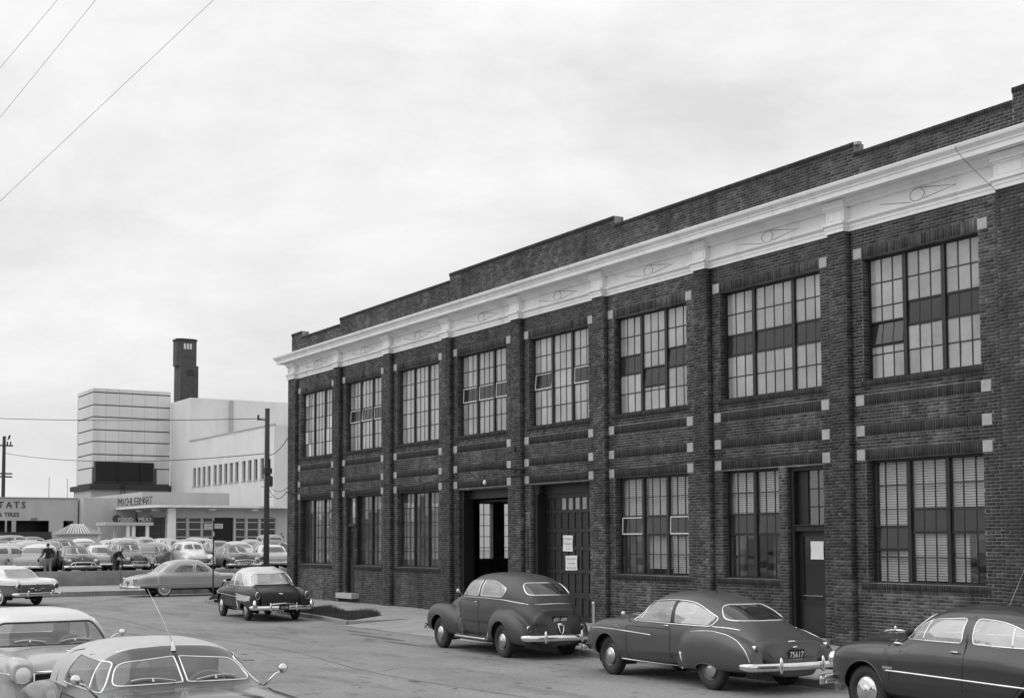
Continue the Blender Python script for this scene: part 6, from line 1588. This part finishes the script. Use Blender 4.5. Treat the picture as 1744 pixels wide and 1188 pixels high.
def Xpx(px, X, y=930.):
    d = fw+r2*(px-872)/2300-u2*(y-774.3)/2300; t = (X-CAM[0])/d[0]; return CAM[1]+d[1]*t
# px column, row X, type, shade, roof shade, heading, label
CARS = [
 (8, -21.0, 'H', 4, 4, 120, 'light sedan half hidden behind the two-tone car at the left edge'),
 (40, -24.5, 'G', 3, 3, 60, 'grey fastback standing behind the turning two-tone car'),
 (72, -21.5, 'E', 3, 5, 148, 'grey sedan with a white roof left of the man in the dark jacket'),
 (128, -20.6, 'G', 1, 3, -3, 'dark sedan with wide chrome mouth grille right behind the low wall'),
 (172, -23.6, 'M', 4, 5, 172, 'pale saloon parked behind the bending person'),
 (216, -20.8, 'F', 1, 2, 2, 'dark old sedan with divided windscreen and round headlights by the wall'),
 (262, -23.0, 'E', 1, 2, 150, 'dark car seen from the side behind the crossing silver sedan'),
 (324, -21.6, 'F', 5, 5, -2, 'white old coupe with divided windscreen behind the silver sedan'),
 (398, -20.6, 'G2', 1, 3, -3, 'dark car with toothed chrome grille beside the street sign'),
 (458, -22.2, 'M', 4, 5, 168, 'pale two-tone car partly behind the utility pole'),
 (20, -29.5, 'M', 2, 4, 90, 'mid grey car in the second row near the left edge'),
 (62, -31, 'E', 3, 4, 95, 'light grey car in the second row behind the white-roofed sedan'),
 (108, -30.5, 'F', 1, 2, 20, 'dark old sedan in the second row over the man\'s head'),
 (150, -29.5, 'G', 2, 3, 5, 'grey round-backed car in the second row behind the mouth grille sedan'),
 (205, -31, 'W', 4, 4, 175, 'light panel van with a small dark rear window'),
 (262, -29.5, 'G', 4, 4, 178, 'light fastback in the second row left of the white coupe'),
 (316, -29, 'F', 2, 3, 178, 'grey old car directly behind the white coupe'),
 (372, -33, 'H', 2, 3, 0, 'grey sedan in the second row behind the street sign'),
 (400, -31, 'G', 4, 5, 181, 'pale fastback with a louvred back behind the toothed grille car'),
 (470, -31, 'E', 2, 2, 92, 'mid grey car in the second row right of the pole'),
 (5, -37.5, 'G', 1, 1, 30, 'very dark car in the third row at the left edge'),
 (50, -38.5, 'H', 3, 3, 85, 'grey sedan in the third row in front of the tyre store'),
 (96, -38.5, 'M', 2, 3, 15, 'mid grey car in the third row beside the booth'),
 (140, -39, 'E', 5, 5, 172, 'white saloon in the third row in front of the booth'),
 (186, -38.5, 'G', 4, 4, 174, 'light grey fastback in the third row left of the van roof'),
 (244, -38.5, 'F', 3, 2, 170, 'grey old sedan in the third row by the marquee post'),
 (298, -38, 'H', 3, 4, 5, 'grey sedan in the third row below the market column'),
 (350, -39.5, 'E', 4, 4, 85, 'light car in the third row under the market windows'),
 (425, -38.5, 'G', 3, 4, 172, 'grey fastback in the third row left of the pole'),
 (452, -44.5, 'W', 3, 3, 178, 'tall light van right beside the utility pole near the market'),
 (278, -46, 'M', 3, 4, 178, 'grey car in the back row close to the market corner'),
 (330, -47, 'G', 4, 4, 178, 'light fastback in the back row under the market windows'),
 (225, -47, 'E', 2, 2, 3, 'mid grey saloon in the back row beside the marquee'),
 (60, -48, 'E', 1, 2, 88, 'dark saloon in the back row near the board fence'),
 (30, -47, 'F', 3, 3, 92, 'light old car in the back row near the left edge'),
]
for (px, X, ty, s1, s2, hd, lb) in CARS:
    y = Xpx(px, X); D, root = protos[ty]; loc = (X, y, lotz(X))
    if root is None:
        root = build_car(D, 'parked_car', loc, R(hd), lb, .055, LOT); protos[ty] = (D, root)
        for c in root.children_recursive:
            if c.name.startswith('body') or c.name.startswith('rim'):
                for i, pm in enumerate((BP[s1], BP[s2])):
                    if i < len(c.material_slots)-(1 if c.name.startswith('body') else 0): c.material_slots[i].link = 'OBJECT'; c.material_slots[i].material = pm
    else: copy_car(root, loc, R(hd), BP[s1], BP[s2], lb)
